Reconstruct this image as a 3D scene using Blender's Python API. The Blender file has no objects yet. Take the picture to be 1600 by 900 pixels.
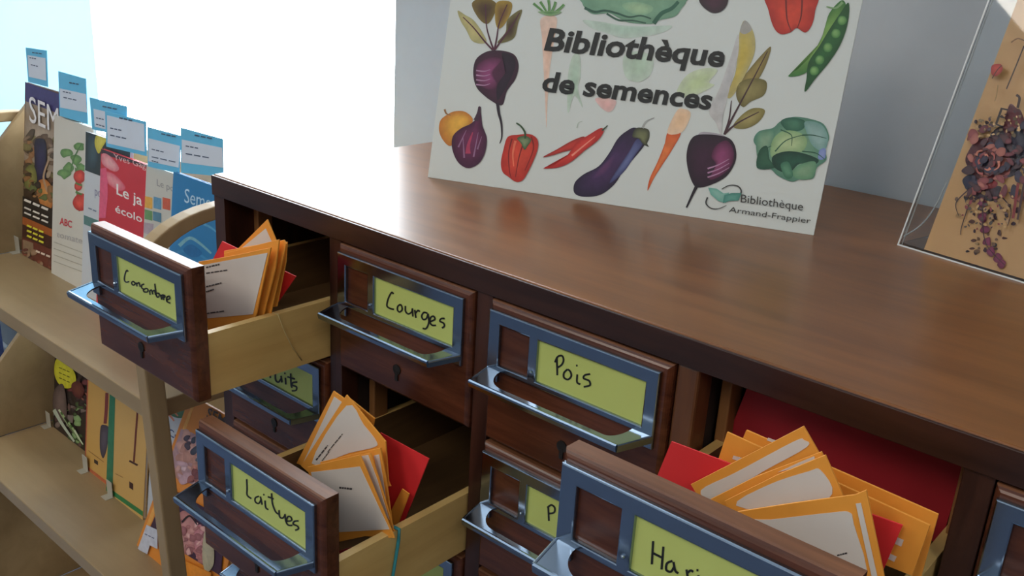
import bpy, bmesh, math, random
from mathutils import Vector, Matrix
random.seed(7)
scene = bpy.context.scene

# ------------------------------------------------------------------ camera
F_PX = 1490.8
CAM = Vector((0.7404, -0.4663, 0.2085))
yaw, pitch, roll = 0.7027, -0.3418, 0.0605
fwd = Vector((-math.sin(yaw)*math.cos(pitch), math.cos(yaw)*math.cos(pitch), math.sin(pitch)))
r0 = Vector((math.cos(yaw), math.sin(yaw), 0)); u0 = r0.cross(fwd)
RT = math.cos(roll)*r0 + math.sin(roll)*u0
UP = -math.sin(roll)*r0 + math.cos(roll)*u0
cam_data = bpy.data.cameras.new('camera'); cam = bpy.data.objects.new('camera', cam_data)
scene.collection.objects.link(cam)
m = Matrix((RT, UP, -fwd)).transposed().to_4x4(); m.translation = CAM
cam.matrix_world = m
cam_data.sensor_width = 36; cam_data.lens = 36*F_PX/1600; cam_data.clip_start = 0.01
scene.camera = cam

# ------------------------------------------------------------------ world, lights, exposure
scene.view_settings.view_transform = 'Standard'; scene.view_settings.look = 'None'
scene.view_settings.gamma = 1; scene.view_settings.use_curve_mapping = False
scene.view_settings.exposure = 0.5
w = bpy.data.worlds.new('sky'); scene.world = w; w.use_nodes = True
bg = w.node_tree.nodes['Background']; bg.inputs[0].default_value = (0.88, 0.95, 1.0, 1); bg.inputs[1].default_value = 11.0

def area(name, loc, rot, sx, sy, power, col=(1, 1, 1), portal=False):
    l = bpy.data.lights.new(name, 'AREA'); l.shape = 'RECTANGLE'; l.size = sx; l.size_y = sy
    l.energy = power; l.color = col
    o = bpy.data.objects.new(name, l); scene.collection.objects.link(o)
    o.location = loc; o.rotation_euler = rot
    if portal: l.cycles.is_portal = True
    return o
# a portal guides the sky light through the window
area('window_portal', (-1.376, 0.60, 0.515), (-math.pi/2, 0, 0), 2.15, 1.88, 1, portal=True)
CEIL = 1.65
area('fill_lamp', (-1.0, -1.9, CEIL-0.06), (0, 0, 0), 0.6, 1.2, 16, (1, .90, .78))  # three added fill lamps, out of view, to lift the cabinet front
area('fill_lamp', (0.6, -2.2, CEIL-0.06), (0, 0, 0), 0.6, 1.2, 14, (1, .90, .78))
area('fill_lamp', (2.2, -1.5, CEIL-0.06), (0, 0, 0), 0.6, 1.2, 13, (1, .90, .78))

# ------------------------------------------------------------------ helpers
C = scene.collection
def lin(c):
    return tuple((v/255/12.92 if v/255 <= 0.04045 else ((v/255+0.055)/1.055)**2.4) for v in c)
def col4(c): return (*lin(c), 1)
def mat(name, rgb, rough=0.6, metal=0.0, noise=None, **kw):
    """plain principled material; noise = (scale, amount, bump) gives a soft mottling"""
    mt = bpy.data.materials.new(name); mt.use_nodes = True
    nt = mt.node_tree; b = nt.nodes['Principled BSDF']
    b.inputs['Base Color'].default_value = col4(rgb)
    b.inputs['Roughness'].default_value = rough; b.inputs['Metallic'].default_value = metal
    for k, v in kw.items(): b.inputs[k.replace('_', ' ')].default_value = v
    if noise:
        tc = nt.nodes.new('ShaderNodeTexCoord'); n = nt.nodes.new('ShaderNodeTexNoise')
        n.inputs['Scale'].default_value = noise[0]; n.inputs['Detail'].default_value = 5
        nt.links.new(tc.outputs['Object'], n.inputs['Vector'])
        mx = nt.nodes.new('ShaderNodeMix'); mx.data_type = 'RGBA'
        a = noise[1]; c = lin(rgb)
        mx.inputs[6].default_value = (*[v*(1-a) for v in c], 1); mx.inputs[7].default_value = (*[min(1, v*(1+a)) for v in c], 1)
        nt.links.new(n.outputs['Fac'], mx.inputs[0]); nt.links.new(mx.outputs[2], b.inputs['Base Color'])
        if noise[2]:
            bp = nt.nodes.new('ShaderNodeBump'); bp.inputs['Strength'].default_value = noise[2]; bp.inputs['Distance'].default_value = 0.001
            nt.links.new(n.outputs['Fac'], bp.inputs['Height']); nt.links.new(bp.outputs['Normal'], b.inputs['Normal'])
    return mt
def wood(name, dark, light, rough, axis='X', scale=1.0, bump=0.05, coat=0.0, contrast=(0.35, 0.68)):
    mt = bpy.data.materials.new(name); mt.use_nodes = True
    nt = mt.node_tree; b = nt.nodes['Principled BSDF']; L = nt.links.new
    tc = nt.nodes.new('ShaderNodeTexCoord'); mp = nt.nodes.new('ShaderNodeMapping')
    s = {'X': (2.5, 28, 28), 'Y': (28, 2.5, 28), 'Z': (28, 28, 2.5)}[axis]
    mp.inputs['Scale'].default_value = [v*scale for v in s]
    L(tc.outputs['Object'], mp.inputs['Vector'])
    n = nt.nodes.new('ShaderNodeTexNoise'); n.inputs['Scale'].default_value = 2.2; n.inputs['Detail'].default_value = 8; n.inputs['Roughness'].default_value = .62
    n.inputs['Distortion'].default_value = 0.6
    L(mp.outputs['Vector'], n.inputs['Vector'])
    cr = nt.nodes.new('ShaderNodeValToRGB'); cr.color_ramp.elements[0].position = contrast[0]; cr.color_ramp.elements[1].position = contrast[1]
    cr.color_ramp.elements[0].color = col4(dark); cr.color_ramp.elements[1].color = col4(light)
    L(n.outputs['Fac'], cr.inputs['Fac'])
    n2 = nt.nodes.new('ShaderNodeTexNoise'); n2.inputs['Scale'].default_value = 9; n2.inputs['Detail'].default_value = 4
    L(tc.outputs['Object'], n2.inputs['Vector'])
    hs = nt.nodes.new('ShaderNodeHueSaturation')
    mr = nt.nodes.new('ShaderNodeMapRange'); mr.inputs[3].default_value = 0.8; mr.inputs[4].default_value = 1.2
    L(n2.outputs['Fac'], mr.inputs[0]); L(mr.outputs[0], hs.inputs['Value']); L(cr.outputs[0], hs.inputs['Color'])
    L(hs.outputs[0], b.inputs['Base Color'])
    mr2 = nt.nodes.new('ShaderNodeMapRange'); mr2.inputs[3].default_value = rough*.88; mr2.inputs[4].default_value = rough*1.15
    L(n.outputs['Fac'], mr2.inputs[0]); L(mr2.outputs[0], b.inputs['Roughness'])
    b.inputs['Coat Weight'].default_value = coat; b.inputs['Coat Roughness'].default_value = rough*.7
    if bump:
        bp = nt.nodes.new('ShaderNodeBump'); bp.inputs['Strength'].default_value = bump; bp.inputs['Distance'].default_value = 0.0006
        L(n.outputs['Fac'], bp.inputs['Height']); L(bp.outputs['Normal'], b.inputs['Normal'])
    return mt
def print_mat(name, rough=0.5):
    mt = bpy.data.materials.new(name); mt.use_nodes = True
    nt = mt.node_tree; b = nt.nodes['Principled BSDF']; b.inputs['Roughness'].default_value = rough
    a = nt.nodes.new('ShaderNodeVertexColor'); a.layer_name = 'ink'
    tc = nt.nodes.new('ShaderNodeTexCoord'); n = nt.nodes.new('ShaderNodeTexNoise'); n.inputs['Scale'].default_value = 130; n.inputs['Detail'].default_value = 3
    nt.links.new(tc.outputs['Object'], n.inputs['Vector'])
    mr = nt.nodes.new('ShaderNodeMapRange'); mr.inputs[3].default_value = .72; mr.inputs[4].default_value = 1.28
    nt.links.new(n.outputs['Fac'], mr.inputs[0])
    hs = nt.nodes.new('ShaderNodeHueSaturation'); nt.links.new(mr.outputs[0], hs.inputs['Value'])
    nt.links.new(a.outputs['Color'], hs.inputs['Color']); nt.links.new(hs.outputs[0], b.inputs['Base Color'])
    return mt
def tag(o, label=None, cat=None, group=None, kind=None):
    if label: o['label'] = label
    if cat: o['category'] = cat
    if group: o['group'] = group
    if kind: o['kind'] = kind
    return o
def empty(name, loc, label, cat, group=None):
    o = bpy.data.objects.new(name, None); o.location = loc; o.empty_display_size = .02; C.objects.link(o)
    return tag(o, label, cat, group)
def link(name, me, mt, parent=None):
    o = bpy.data.objects.new(name, me); C.objects.link(o)
    if mt and not me.materials: me.materials.append(mt)
    if parent is not None:
        o.parent = parent
        o.matrix_parent_inverse = world_of(parent).inverted()
    return o
def world_of(o):
    m_ = Matrix.LocRotScale(o.location, o.rotation_euler, o.scale)
    if o.parent: return world_of(o.parent) @ o.matrix_parent_inverse @ m_
    return m_
def pydata(name, verts, faces, mt, parent=None, smooth=False):
    me = bpy.data.meshes.new(name); me.from_pydata([tuple(v) for v in verts], [], faces); me.update()
    if smooth:
        for p in me.polygons: p.use_smooth = True
    return link(name, me, mt, parent)
def box(name, a, b, mt, parent=None, bev=0.0, seg=2):
    """axis-aligned box between corners a and b"""
    bm = bmesh.new(); bmesh.ops.create_cube(bm, size=1)
    a = Vector(a); b = Vector(b); c = (a+b)/2; s = b-a
    for v in bm.verts: v.co = Vector((c.x+v.co.x*abs(s.x), c.y+v.co.y*abs(s.y), c.z+v.co.z*abs(s.z)))
    if bev: bmesh.ops.bevel(bm, geom=bm.edges[:], offset=bev, segments=seg, affect='EDGES', profile=.5)
    me = bpy.data.meshes.new(name); bm.to_mesh(me); bm.free()
    return link(name, me, mt, parent)
def multibox(name, pairs, mt, parent=None, bev=0.0):
    bm = bmesh.new()
    for a, b in pairs:
        a = Vector(a); b = Vector(b); c = (a+b)/2; s = b-a
        r = bmesh.ops.create_cube(bm, size=1)
        for v in r['verts']: v.co = Vector((c.x+v.co.x*abs(s.x), c.y+v.co.y*abs(s.y), c.z+v.co.z*abs(s.z)))
    if bev: bmesh.ops.bevel(bm, geom=bm.edges[:], offset=bev, segments=2, affect='EDGES', profile=.5)
    me = bpy.data.meshes.new(name); bm.to_mesh(me); bm.free()
    return link(name, me, mt, parent)
def prism(name, pts, ext, mt, parent=None, bev=0.0, smooth=False):
    """closed polygon pts (3-D, planar) extruded along ext"""
    bm = bmesh.new(); ext = Vector(ext)
    f = bm.faces.new([bm.verts.new(p) for p in pts])
    r = bmesh.ops.extrude_face_region(bm, geom=[f])
    for g in r['geom']:
        if isinstance(g, bmesh.types.BMVert): g.co += ext
    bmesh.ops.recalc_face_normals(bm, faces=bm.faces)
    if bev: bmesh.ops.bevel(bm, geom=bm.edges[:], offset=bev, segments=2, affect='EDGES', profile=.5)
    me = bpy.data.meshes.new(name); bm.to_mesh(me); bm.free()
    return link(name, me, mt, parent)
def tube(name, pts, rad, mt, parent=None, sides=8, flat=1.0):
    cu = []; n = len(pts); pts = [Vector(p) for p in pts]; vs = []; fs = []
    for i, p in enumerate(pts):
        t = (pts[min(i+1, n-1)]-pts[max(i-1, 0)]).normalized()
        a = t.cross(Vector((0, 0, 1)));  a = a.normalized() if a.length > 1e-4 else Vector((1, 0, 0))
        b = t.cross(a).normalized(); r = rad[i] if isinstance(rad, (list, tuple)) else rad
        for k in range(sides):
            th = 2*math.pi*k/sides; vs.append(p + a*(r*math.cos(th)) + b*(r*flat*math.sin(th)))
    for i in range(n-1):
        for k in range(sides):
            fs.append((i*sides+k, i*sides+(k+1) % sides, (i+1)*sides+(k+1) % sides, (i+1)*sides+k))
    fs.append(tuple(range(sides))[::-1]); fs.append(tuple((n-1)*sides+k for k in range(sides)))
    return pydata(name, vs, fs, mt, parent, smooth=True)

# a real plane in the room, with its point for a measured sight line
class Plane:
    def __init__(self, p, n): self.p = Vector(p); self.n = Vector(n).normalized(); self.n = self.n if self.n.dot(CAM-self.p) > 0 else -self.n
    def at(self, x, y, lift=0.0):
        v = fwd*F_PX + RT*(x-800) + UP*(450-y)
        t = (self.p + self.n*lift - CAM).dot(self.n)/v.dot(self.n)
        return CAM + v*t
def lean_plane(p, yaw_deg, lean_deg):
    a = math.radians(yaw_deg); l = math.radians(lean_deg)
    d = Vector((math.cos(a), math.sin(a), 0)); back = Vector((-d.y, d.x, 0)); up = Vector((0, 0, math.cos(l))) + back*math.sin(l)
    pl = Plane(p, d.cross(up)); pl.d = d; pl.up = up; return pl
def slab(name, pl, px, thick, mt, parent=None, lift=0.0, bev=0.0):
    """a sheet or board lying in plane pl, its front corners measured, thickness behind"""
    return prism(name, [pl.at(x, y, lift) for x, y in px], -pl.n*thick, mt, parent, bev)

# ---- flat print: smooth outlines and strokes in ink, lying on a plane
def spline(pts, closed=True, n=5):
    out = []; N = len(pts)
    rng = range(N) if closed else range(N-1)
    for i in rng:
        g = (lambda k: pts[k % N]) if closed else (lambda k: pts[max(0, min(N-1, k))])
        p0, p1, p2, p3 = g(i-1), g(i), g(i+1), g(i+2)
        for s in range(n):
            t = s/n
            out.append(tuple(.5*((2*p1[k])+(-p0[k]+p2[k])*t+(2*p0[k]-5*p1[k]+4*p2[k]-p3[k])*t*t+(-p0[k]+3*p1[k]-3*p2[k]+p3[k])*t**3) for k in (0, 1)))
    if not closed: out.append(pts[-1])
    return out
class Ink:
    """collects coloured flat shapes in photo-measured coordinates of one plane, each a touch above the last"""
    def __init__(self, pl, base=0.0003, scale=1.0, ox=0, oy=0):
        self.pl = pl; self.lift = base; self.v = []; self.f = []; self.c = []; self.s = scale; self.ox = ox; self.oy = oy
    def P(self, p): return (p[0]/self.s+self.ox, p[1]/self.s+self.oy)
    def _push(self, vs, fs, cs):
        o = len(self.v); self.v += [self.pl.at(x, y, self.lift) for x, y in vs]; self.f += [tuple(i+o for i in f) for f in fs]; self.c += cs
        self.lift += 0.00002
    def blob(self, pts, edge, mid=None, at=None, smooth=True, rings=(0.0, .25, .6)):
        pts = [self.P(p) for p in pts]; out = spline(pts) if smooth else pts
        cx = sum(p[0] for p in out)/len(out); cy = sum(p[1] for p in out)/len(out)
        if at: cx, cy = self.P(at)
        mid = mid or edge; e = lin(edge); m_ = lin(mid); n = len(out); vs = []; cs = []; fs = []
        if mid == edge:
            self._push(out, [tuple(range(n))], [(*e, 1)]*n); return
        for r in rings:
            vs += [(x+(cx-x)*r, y+(cy-y)*r) for x, y in out]; k = min(1, r*1.35)
            cs += [(*[e[j]*(1-k)+m_[j]*k for j in range(3)], 1)]*n
        vs.append((cx, cy)); cs.append((*m_, 1)); R = len(rings)
        for a in range(R-1):
            for i in range(n):
                j = (i+1) % n; fs.append((a*n+i, a*n+j, (a+1)*n+j, (a+1)*n+i))
        for i in range(n): fs.append(((R-1)*n+i, (R-1)*n+(i+1) % n, R*n))
        self._push(vs, fs, cs)
    def stroke(self, pts, wd, color, wd2=None, smooth=True):
        pts = [self.P(p) for p in pts]; wd /= self.s; wd2 = wd if wd2 is None else wd2/self.s
        out = spline(pts, False) if smooth and len(pts) > 2 else pts
        n = len(out); vs = []; fs = []
        for i, p in enumerate(out):
            a = out[max(i-1, 0)]; b = out[min(i+1, n-1)]; dx, dy = b[0]-a[0], b[1]-a[1]; L = math.hypot(dx, dy) or 1
            ww = (wd+(wd2-wd)*i/(n-1))/2; vs += [(p[0]-dy/L*ww, p[1]+dx/L*ww), (p[0]+dy/L*ww, p[1]-dx/L*ww)]
        for i in range(n-1): fs.append((2*i, 2*i+1, 2*i+3, 2*i+2))
        self._push(vs, fs, [(*lin(color), 1)]*len(vs))
    def text(self, s, p0, p1, ptop, color, bold=0.0, shear=0.0):
        """s set so that its baseline runs p0-p1 and a capital's height reaches ptop above p0"""
        p0, p1, ptop = self.P(p0), self.P(p1), self.P(ptop)
        cu = bpy.data.curves.new('t', 'FONT'); cu.body = s; cu.size = 1; cu.offset = bold; cu.shear = shear; cu.resolution_u = 3
        o = bpy.data.objects.new('t', cu); C.objects.link(o)
        dg = bpy.context.evaluated_depsgraph_get(); me = bpy.data.meshes.new_from_object(o.evaluated_get(dg))
        vs = [(v.co.x, v.co.y) for v in me.vertices]; fs = [tuple(p.vertices) for p in me.polygons]
        bpy.data.objects.remove(o); bpy.data.curves.remove(cu); bpy.data.meshes.remove(me)
        if not vs: return
        x0 = min(v[0] for v in vs); x1 = max(v[0] for v in vs); cap = .727
        q = [(p0[0]+(p1[0]-p0[0])*(x-x0)/(x1-x0)+(ptop[0]-p0[0])*y/cap, p0[1]+(p1[1]-p0[1])*(x-x0)/(x1-x0)+(ptop[1]-p0[1])*y/cap) for x, y in vs]
        self._push(q, fs, [(*lin(color), 1)]*len(q))
    def build(self, name, mt, parent):
        me = bpy.data.meshes.new(name); me.from_pydata([tuple(v) for v in self.v], [], self.f)
        ca = me.color_attributes.new('ink', 'FLOAT_COLOR', 'POINT')
        for i, c in enumerate(self.c): ca.data[i].color = c
        me.update(); return link(name, me, mt, parent)

def mottle(k, q, cols, n, sz, seed=1):
    rs = random.Random(seed)
    for i in range(n):
        u, v = rs.random(), rs.random(); s_ = sz*rs.uniform(.5, 1.3)
        x = (q[0][0]*(1-u)+q[1][0]*u)*(1-v)+(q[3][0]*(1-u)+q[2][0]*u)*v; y = (q[0][1]*(1-u)+q[1][1]*u)*(1-v)+(q[3][1]*(1-u)+q[2][1]*u)*v
        a0 = rs.uniform(0, 3.14); el = rs.uniform(.35, .9); pts = []
        for j in range(7):
            t = j*2*math.pi/7; r_ = s_*rs.uniform(.7, 1.25); a, b_ = r_*math.cos(t), r_*el*math.sin(t)
            pts.append((x+a*math.cos(a0)-b_*math.sin(a0), y+a*math.sin(a0)+b_*math.cos(a0)))
        c = rs.choice(cols); k.blob(pts, c, tuple(min(255, v_+18) for v_ in c))

# ------------------------------------------------------------------ materials
M = {}
M['wall'] = mat('painted_wall', (188, 194, 199), .85, noise=(60, .03, .1))
M['floor'] = mat('linoleum', (74, 84, 104), .5, noise=(14, .12, 0))
M['ceiling'] = mat('ceiling_paint', (205, 208, 210), .9, noise=(40, .03, 0))
M['sash'] = mat('window_white', (235, 238, 240), .5, noise=(30, .02, 0))
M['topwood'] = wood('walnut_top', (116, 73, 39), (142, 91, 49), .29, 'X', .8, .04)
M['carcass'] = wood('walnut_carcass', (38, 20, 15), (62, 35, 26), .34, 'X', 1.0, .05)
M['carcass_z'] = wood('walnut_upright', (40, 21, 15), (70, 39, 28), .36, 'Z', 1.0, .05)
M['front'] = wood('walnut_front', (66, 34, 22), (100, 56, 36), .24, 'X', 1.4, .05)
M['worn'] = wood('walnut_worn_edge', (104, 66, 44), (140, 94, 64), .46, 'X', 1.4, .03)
M['stile_light'] = wood('stile_rubbed_bare', (66, 38, 24), (112, 70, 40), .42, 'Z', 1.0, .03)
M['aged_shaded'] = wood('aged_shaded_tray', (88, 64, 38), (112, 84, 50), .6, 'Y', .7, .02)  # shade inside the drawer put into the colour, with old brown board
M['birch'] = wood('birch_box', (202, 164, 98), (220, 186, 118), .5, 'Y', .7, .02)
M['inner'] = wood('inner_pine', (120, 80, 44), (150, 104, 60), .55, 'Z', .8, .02)
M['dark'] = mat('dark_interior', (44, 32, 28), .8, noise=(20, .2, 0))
M['chrome'] = mat('chromed_steel', (150, 165, 182), .17, 1.0, noise=(25, .10, 0))
M['hole'] = mat('keyhole_dark', (18, 13, 11), .6, noise=(30, .1, 0))
M['lime'] = mat('lime_card', (188, 200, 112), .35, noise=(40, .03, 0))
M['kraft'] = mat('orange_kraft', (236, 158, 58), .65, noise=(90, .06, .05))
M['paper'] = mat('white_label', (214, 208, 202), .7, noise=(60, .02, 0))
M['red'] = mat('red_card', (226, 48, 52), .6, noise=(60, .04, 0))
M['darkred'] = mat('deep_red_card', (150, 20, 34), .6, noise=(60, .05, 0))
M['signboard'] = mat('sign_white', (216, 224, 222), .40, noise=(20, .015, 0))
M['trolley'] = wood('trolley_maple', (146, 124, 90), (158, 135, 100), .36, 'X', .5, .01)
M['trolley_edge'] = wood('trolley_frame', (148, 124, 88), (160, 136, 100), .42, 'Z', .5, .01)
M['ink'] = print_mat('printed_ink', .42)
M['slip'] = mat('cyan_slip', (98, 184, 222), .5, noise=(60, .03, 0))
M['slip_white'] = mat('slip_paper', (206, 214, 226), .5, noise=(60, .02, 0))
M['navy'] = mat('navy_fabric', (20, 36, 78), .9, noise=(200, .2, .3))
M['metal_dark'] = mat('grey_steel', (90, 94, 100), .35, 1.0, noise=(30, .05, 0))
M['teal'] = mat('teal_ribbon', (40, 130, 140), .6, noise=(200, .1, 0))
M['thread'] = mat('pale_thread', (200, 176, 120), .7, noise=(200, .1, 0))
M['parchment'] = mat('tan_poster_paper', (214, 168, 112), .35, noise=(9, .12, 0))
g = bpy.data.materials.new('clear_acrylic'); g.use_nodes = True; b = g.node_tree.nodes['Principled BSDF']
b.inputs['Base Color'].default_value = (.97, .985, .99, 1); b.inputs['Roughness'].default_value = .02; b.inputs['Transmission Weight'].default_value = 1; b.inputs['IOR'].default_value = 1.3
M['acrylic'] = g
M['stand'] = mat('cloudy_plastic', (176, 172, 158), .3, noise=(30, .03, 0))
M['pale_edge'] = mat('pale_edge_plastic', (214, 218, 216), .2, noise=(30, .03, 0))
g = bpy.data.materials.new('window_glass'); g.use_nodes = True; nt = g.node_tree
for n in list(nt.nodes): nt.nodes.remove(n)
out = nt.nodes.new('ShaderNodeOutputMaterial'); tr = nt.nodes.new('ShaderNodeBsdfTransparent'); df = nt.nodes.new('ShaderNodeBsdfGlossy'); mx = nt.nodes.new('ShaderNodeMixShader')
df.inputs['Roughness'].default_value = .02; mx.inputs[0].default_value = .06
nt.links.new(tr.outputs[0], mx.inputs[1]); nt.links.new(df.outputs[0], mx.inputs[2]); nt.links.new(mx.outputs[0], out.inputs[0])
M['glass'] = g
g = bpy.data.materials.new('blind_fabric'); g.use_nodes = True; nt = g.node_tree
for n in list(nt.nodes): nt.nodes.remove(n)
out = nt.nodes.new('ShaderNodeOutputMaterial'); tr = nt.nodes.new('ShaderNodeBsdfTranslucent'); df = nt.nodes.new('ShaderNodeBsdfDiffuse'); mx = nt.nodes.new('ShaderNodeMixShader')
tr.inputs[0].default_value = (.36, .47, .52, 1); df.inputs[0].default_value = (.7, .82, .88, 1); mx.inputs[0].default_value = .35
nt.links.new(tr.outputs[0], mx.inputs[1]); nt.links.new(df.outputs[0], mx.inputs[2]); nt.links.new(mx.outputs[0], out.inputs[0])
M['blind'] = g

# ------------------------------------------------------------------ room
FL = -1.0; WY = 0.475   # wall plane just behind the cabinet
XL, XR, YB = -3.2, 3.2, -3.6
WIN = [(-2.45, -0.302)]; SILL, HEAD = -0.42, 1.45
def structure(o): o['kind'] = 'structure'; return o
structure(box('floor', (XL-.2, YB-.2, FL-.1), (XR+.2, WY+.3, FL), M['floor']))
structure(box('ceiling', (XL-.2, YB-.2, CEIL), (XR+.2, WY+.3, CEIL+.1), M['ceiling']))
structure(multibox('wall_back', [((XL-.2, WY, FL), (XR+.2, WY+.24, SILL)), ((XL-.2, WY, HEAD), (XR+.2, WY+.24, CEIL)),
    ((WIN[0][1], WY, SILL), (XR+.2, WY+.24, HEAD)), ((XL-.2, WY, SILL), (WIN[0][0], WY+.24, HEAD))], M['wall']))
structure(box('wall_left', (XL-.2, YB-.2, FL), (XL, WY, CEIL), M['wall']))
structure(box('wall_right', (XR, YB-.2, FL), (XR+.2, WY, CEIL), M['wall']))
structure(box('wall_front', (XL, YB-.2, FL), (XR, YB, CEIL), M['wall']))
structure(box('baseboard_back', (XL, WY-.015, FL), (XR, WY, FL+.1), M['sash'], bev=.003))
for i, (a, b_) in enumerate(WIN):
    y0 = WY+.12
    wo = structure(multibox('window_%d' % (i+1), [((a, y0, SILL), (a+.045, y0+.05, HEAD)), ((b_-.02, y0, SILL), (b_, y0+.05, HEAD)),
        ((a, y0, SILL), (b_, y0+.05, SILL+.05)), ((a, y0, HEAD-.05), (b_, y0+.05, HEAD))], M['sash']))
    box('pane', (a+.03, y0+.02, SILL+.03), (b_-.01, y0+.026, HEAD-.03), M['glass'], wo)
    structure(box('trim_%d' % (i+1), (a, WY-.02, SILL-.03), (b_, y0, SILL), M['sash'], bev=.004))
# pale roller blind drawn over the left window
bl = empty('roller_blind', (-1.89, WY+.07, SILL+.02), 'pale blue translucent roller blind over the left half of the bright window', 'blind')
box('blind_cloth', (-2.44, WY+.06, SILL+.02), (-1.335, WY+.062, HEAD-.06), M['blind'], bl)
box('bottom_bar', (-2.44, WY+.055, SILL+.004), (-1.335, WY+.068, SILL+.02), M['sash'], bl, .002)
tube('roller', [(-2.44, WY+.07, HEAD-.04), (-1.335, WY+.07, HEAD-.04)], .02, M['sash'], bl)

# ------------------------------------------------------------------ card catalogue cabinet
P, H, PW, PH, ZT = 0.165, 0.1108, 0.1479, 0.107, -0.0207
TT, XC0, D = 0.019, -0.018, 0.466
COLS, ROWS = 6, 4
XC1 = XC0 + COLS*P + .0171
ZB = ZT - ROWS*H - .002
cab = empty('card_catalogue', ((XC0+XC1)/2, D/2, FL), 'long dark walnut library card catalogue cabinet with chrome label pulls, two sides of it open drawers', 'cabinet')
cab['label'] = 'long dark walnut card catalogue cabinet full of small drawers with chrome pulls'
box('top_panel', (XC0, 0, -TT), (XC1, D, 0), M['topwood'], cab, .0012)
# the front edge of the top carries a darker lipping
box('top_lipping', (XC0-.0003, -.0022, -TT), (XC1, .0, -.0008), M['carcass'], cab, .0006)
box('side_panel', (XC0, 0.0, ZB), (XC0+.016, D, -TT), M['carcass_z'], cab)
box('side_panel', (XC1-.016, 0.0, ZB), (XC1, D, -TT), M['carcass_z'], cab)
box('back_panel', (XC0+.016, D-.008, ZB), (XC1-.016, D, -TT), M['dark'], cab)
for k in range(1, COLS):
    x0 = k*P - .0171
    box('stile', (x0+.001, 0, ZB), (x0+.0161, .018, -TT), M['stile_light' if k == 3 else 'carcass_z'], cab, .0018 if k == 3 else .0006)
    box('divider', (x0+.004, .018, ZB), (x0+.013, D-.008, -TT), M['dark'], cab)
for r in range(1, ROWS+1):
    z = ZT - r*H + .0035
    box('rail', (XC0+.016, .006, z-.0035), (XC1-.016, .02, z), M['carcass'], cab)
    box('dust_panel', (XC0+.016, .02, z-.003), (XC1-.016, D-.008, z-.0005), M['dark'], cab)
for k in range(COLS):
    for r in range(ROWS):
        z1 = ZT - r*H + .0005; z0 = ZT-(r+1)*H+.0037
        if r: z1 = ZT - r*H - .0002
        for s in (0, 1):
            xa = k*P - .0010 if s == 0 else k*P + PW - .0065
            if k == 0 and s == 0: xa = XC0+.0165
            if (k, r) in ((0, 0), (1, 1), (3, 0)) or r > 1 and False:
                box('guide_post', (xa, .030, z0), (xa+.0072, .046, z1-.012), M['inner'], cab, .001)
box('plinth', (XC0+.012, .03, ZB-.06), (XC1-.012, D-.02, ZB), M['carcass'], cab)
for x in (XC0+.03, (XC0+XC1)/2-.03, XC1-.09):
    for y in (.05, D-.10):
        prism('leg', [(x, y, ZB-.06), (x+.055, y, ZB-.06), (x+.045, y, FL), (x+.01, y, FL)], (0, .05, 0), M['carcass_z'], cab, .002)

def front_mesh():
    bm = bmesh.new()
    a, b_ = Vector((0, 0, -PH)), Vector((PW, .014, 0))
    r = bmesh.ops.create_cube(bm, size=1); c = (a+b_)/2; s = b_-a
    for v in r['verts']: v.co = Vector((c.x+v.co.x*s.x, c.y+v.co.y*s.y, c.z+v.co.z*s.z))
    front = [e for e in bm.edges if all(v.co.y < .001 for v in e.verts)]
    bmesh.ops.bevel(bm, geom=front, offset=.003, segments=3, affect='EDGES', profile=.35)
    bmesh.ops.bevel(bm, geom=[e for e in bm.edges if all(v.co.y > .013 for v in e.verts)], offset=.001, segments=1, affect='EDGES')
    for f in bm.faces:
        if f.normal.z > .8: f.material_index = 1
    me = bpy.data.meshes.new('front_panel'); bm.to_mesh(me); bm.free(); me.materials.append(M['front']); me.materials.append(M['worn']); return me
FA, FB, FC, FH = .0022, .0061, .0056, .0525
LX0, LX1, LZ0, LZ1 = .0465, .1324, -.0150, -.0452
SX0, SX1, SZ0, SZ1 = .0123, .0389, -.0146, -.0451
def holder_mesh():
    """chromed plate with a small square window, a wide label window and turned edges"""
    xs = [FA, SX0, SX1, LX0, LX1, PW-FB]; zs = [-FC, LZ0, LZ1, -.0495, -FC-FH]
    bm = bmesh.new(); y0, y1 = -.003, -.0002
    for i in range(5):
        for j in range(4):
            if ((i in (1, 3)) and j == 1) or (i in (1, 2, 3) and j == 3): continue
            q = [bm.verts.new((x, y0, z)) for x, z in ((xs[i], zs[j]), (xs[i+1], zs[j]), (xs[i+1], zs[j+1]), (xs[i], zs[j+1]))]
            bm.faces.new(q)
    bmesh.ops.remove_doubles(bm, verts=bm.verts, dist=1e-6)
    bmesh.ops.recalc_face_normals(bm, faces=bm.faces)
    r = bmesh.ops.extrude_face_region(bm, geom=bm.faces[:])
    for g_ in r['geom']:
        if isinstance(g_, bmesh.types.BMVert): g_.co.y = y1
    bmesh.ops.recalc_face_normals(bm, faces=bm.faces)
    ed = [e for e in bm.edges if all(abs(v.co.y-y0) < 1e-6 for v in e.verts) and e.calc_face_angle(0) > 1]
    bmesh.ops.bevel(bm, geom=ed, offset=.0009, segments=2, affect='EDGES', profile=.5)
    # pins that hold the label, at the foot of the bar between the two windows
    for z in (LZ1+.006,):
        t = bmesh.ops.create_uvsphere(bm, u_segments=8, v_segments=6, radius=.0013)
        for v in t['verts']: v.co += Vector(((SX1+LX0)/2, -.0034, z))
    me = bpy.data.meshes.new('label_holder'); bm.to_mesh(me); bm.free(); me.materials.append(M['chrome']); return me
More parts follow.
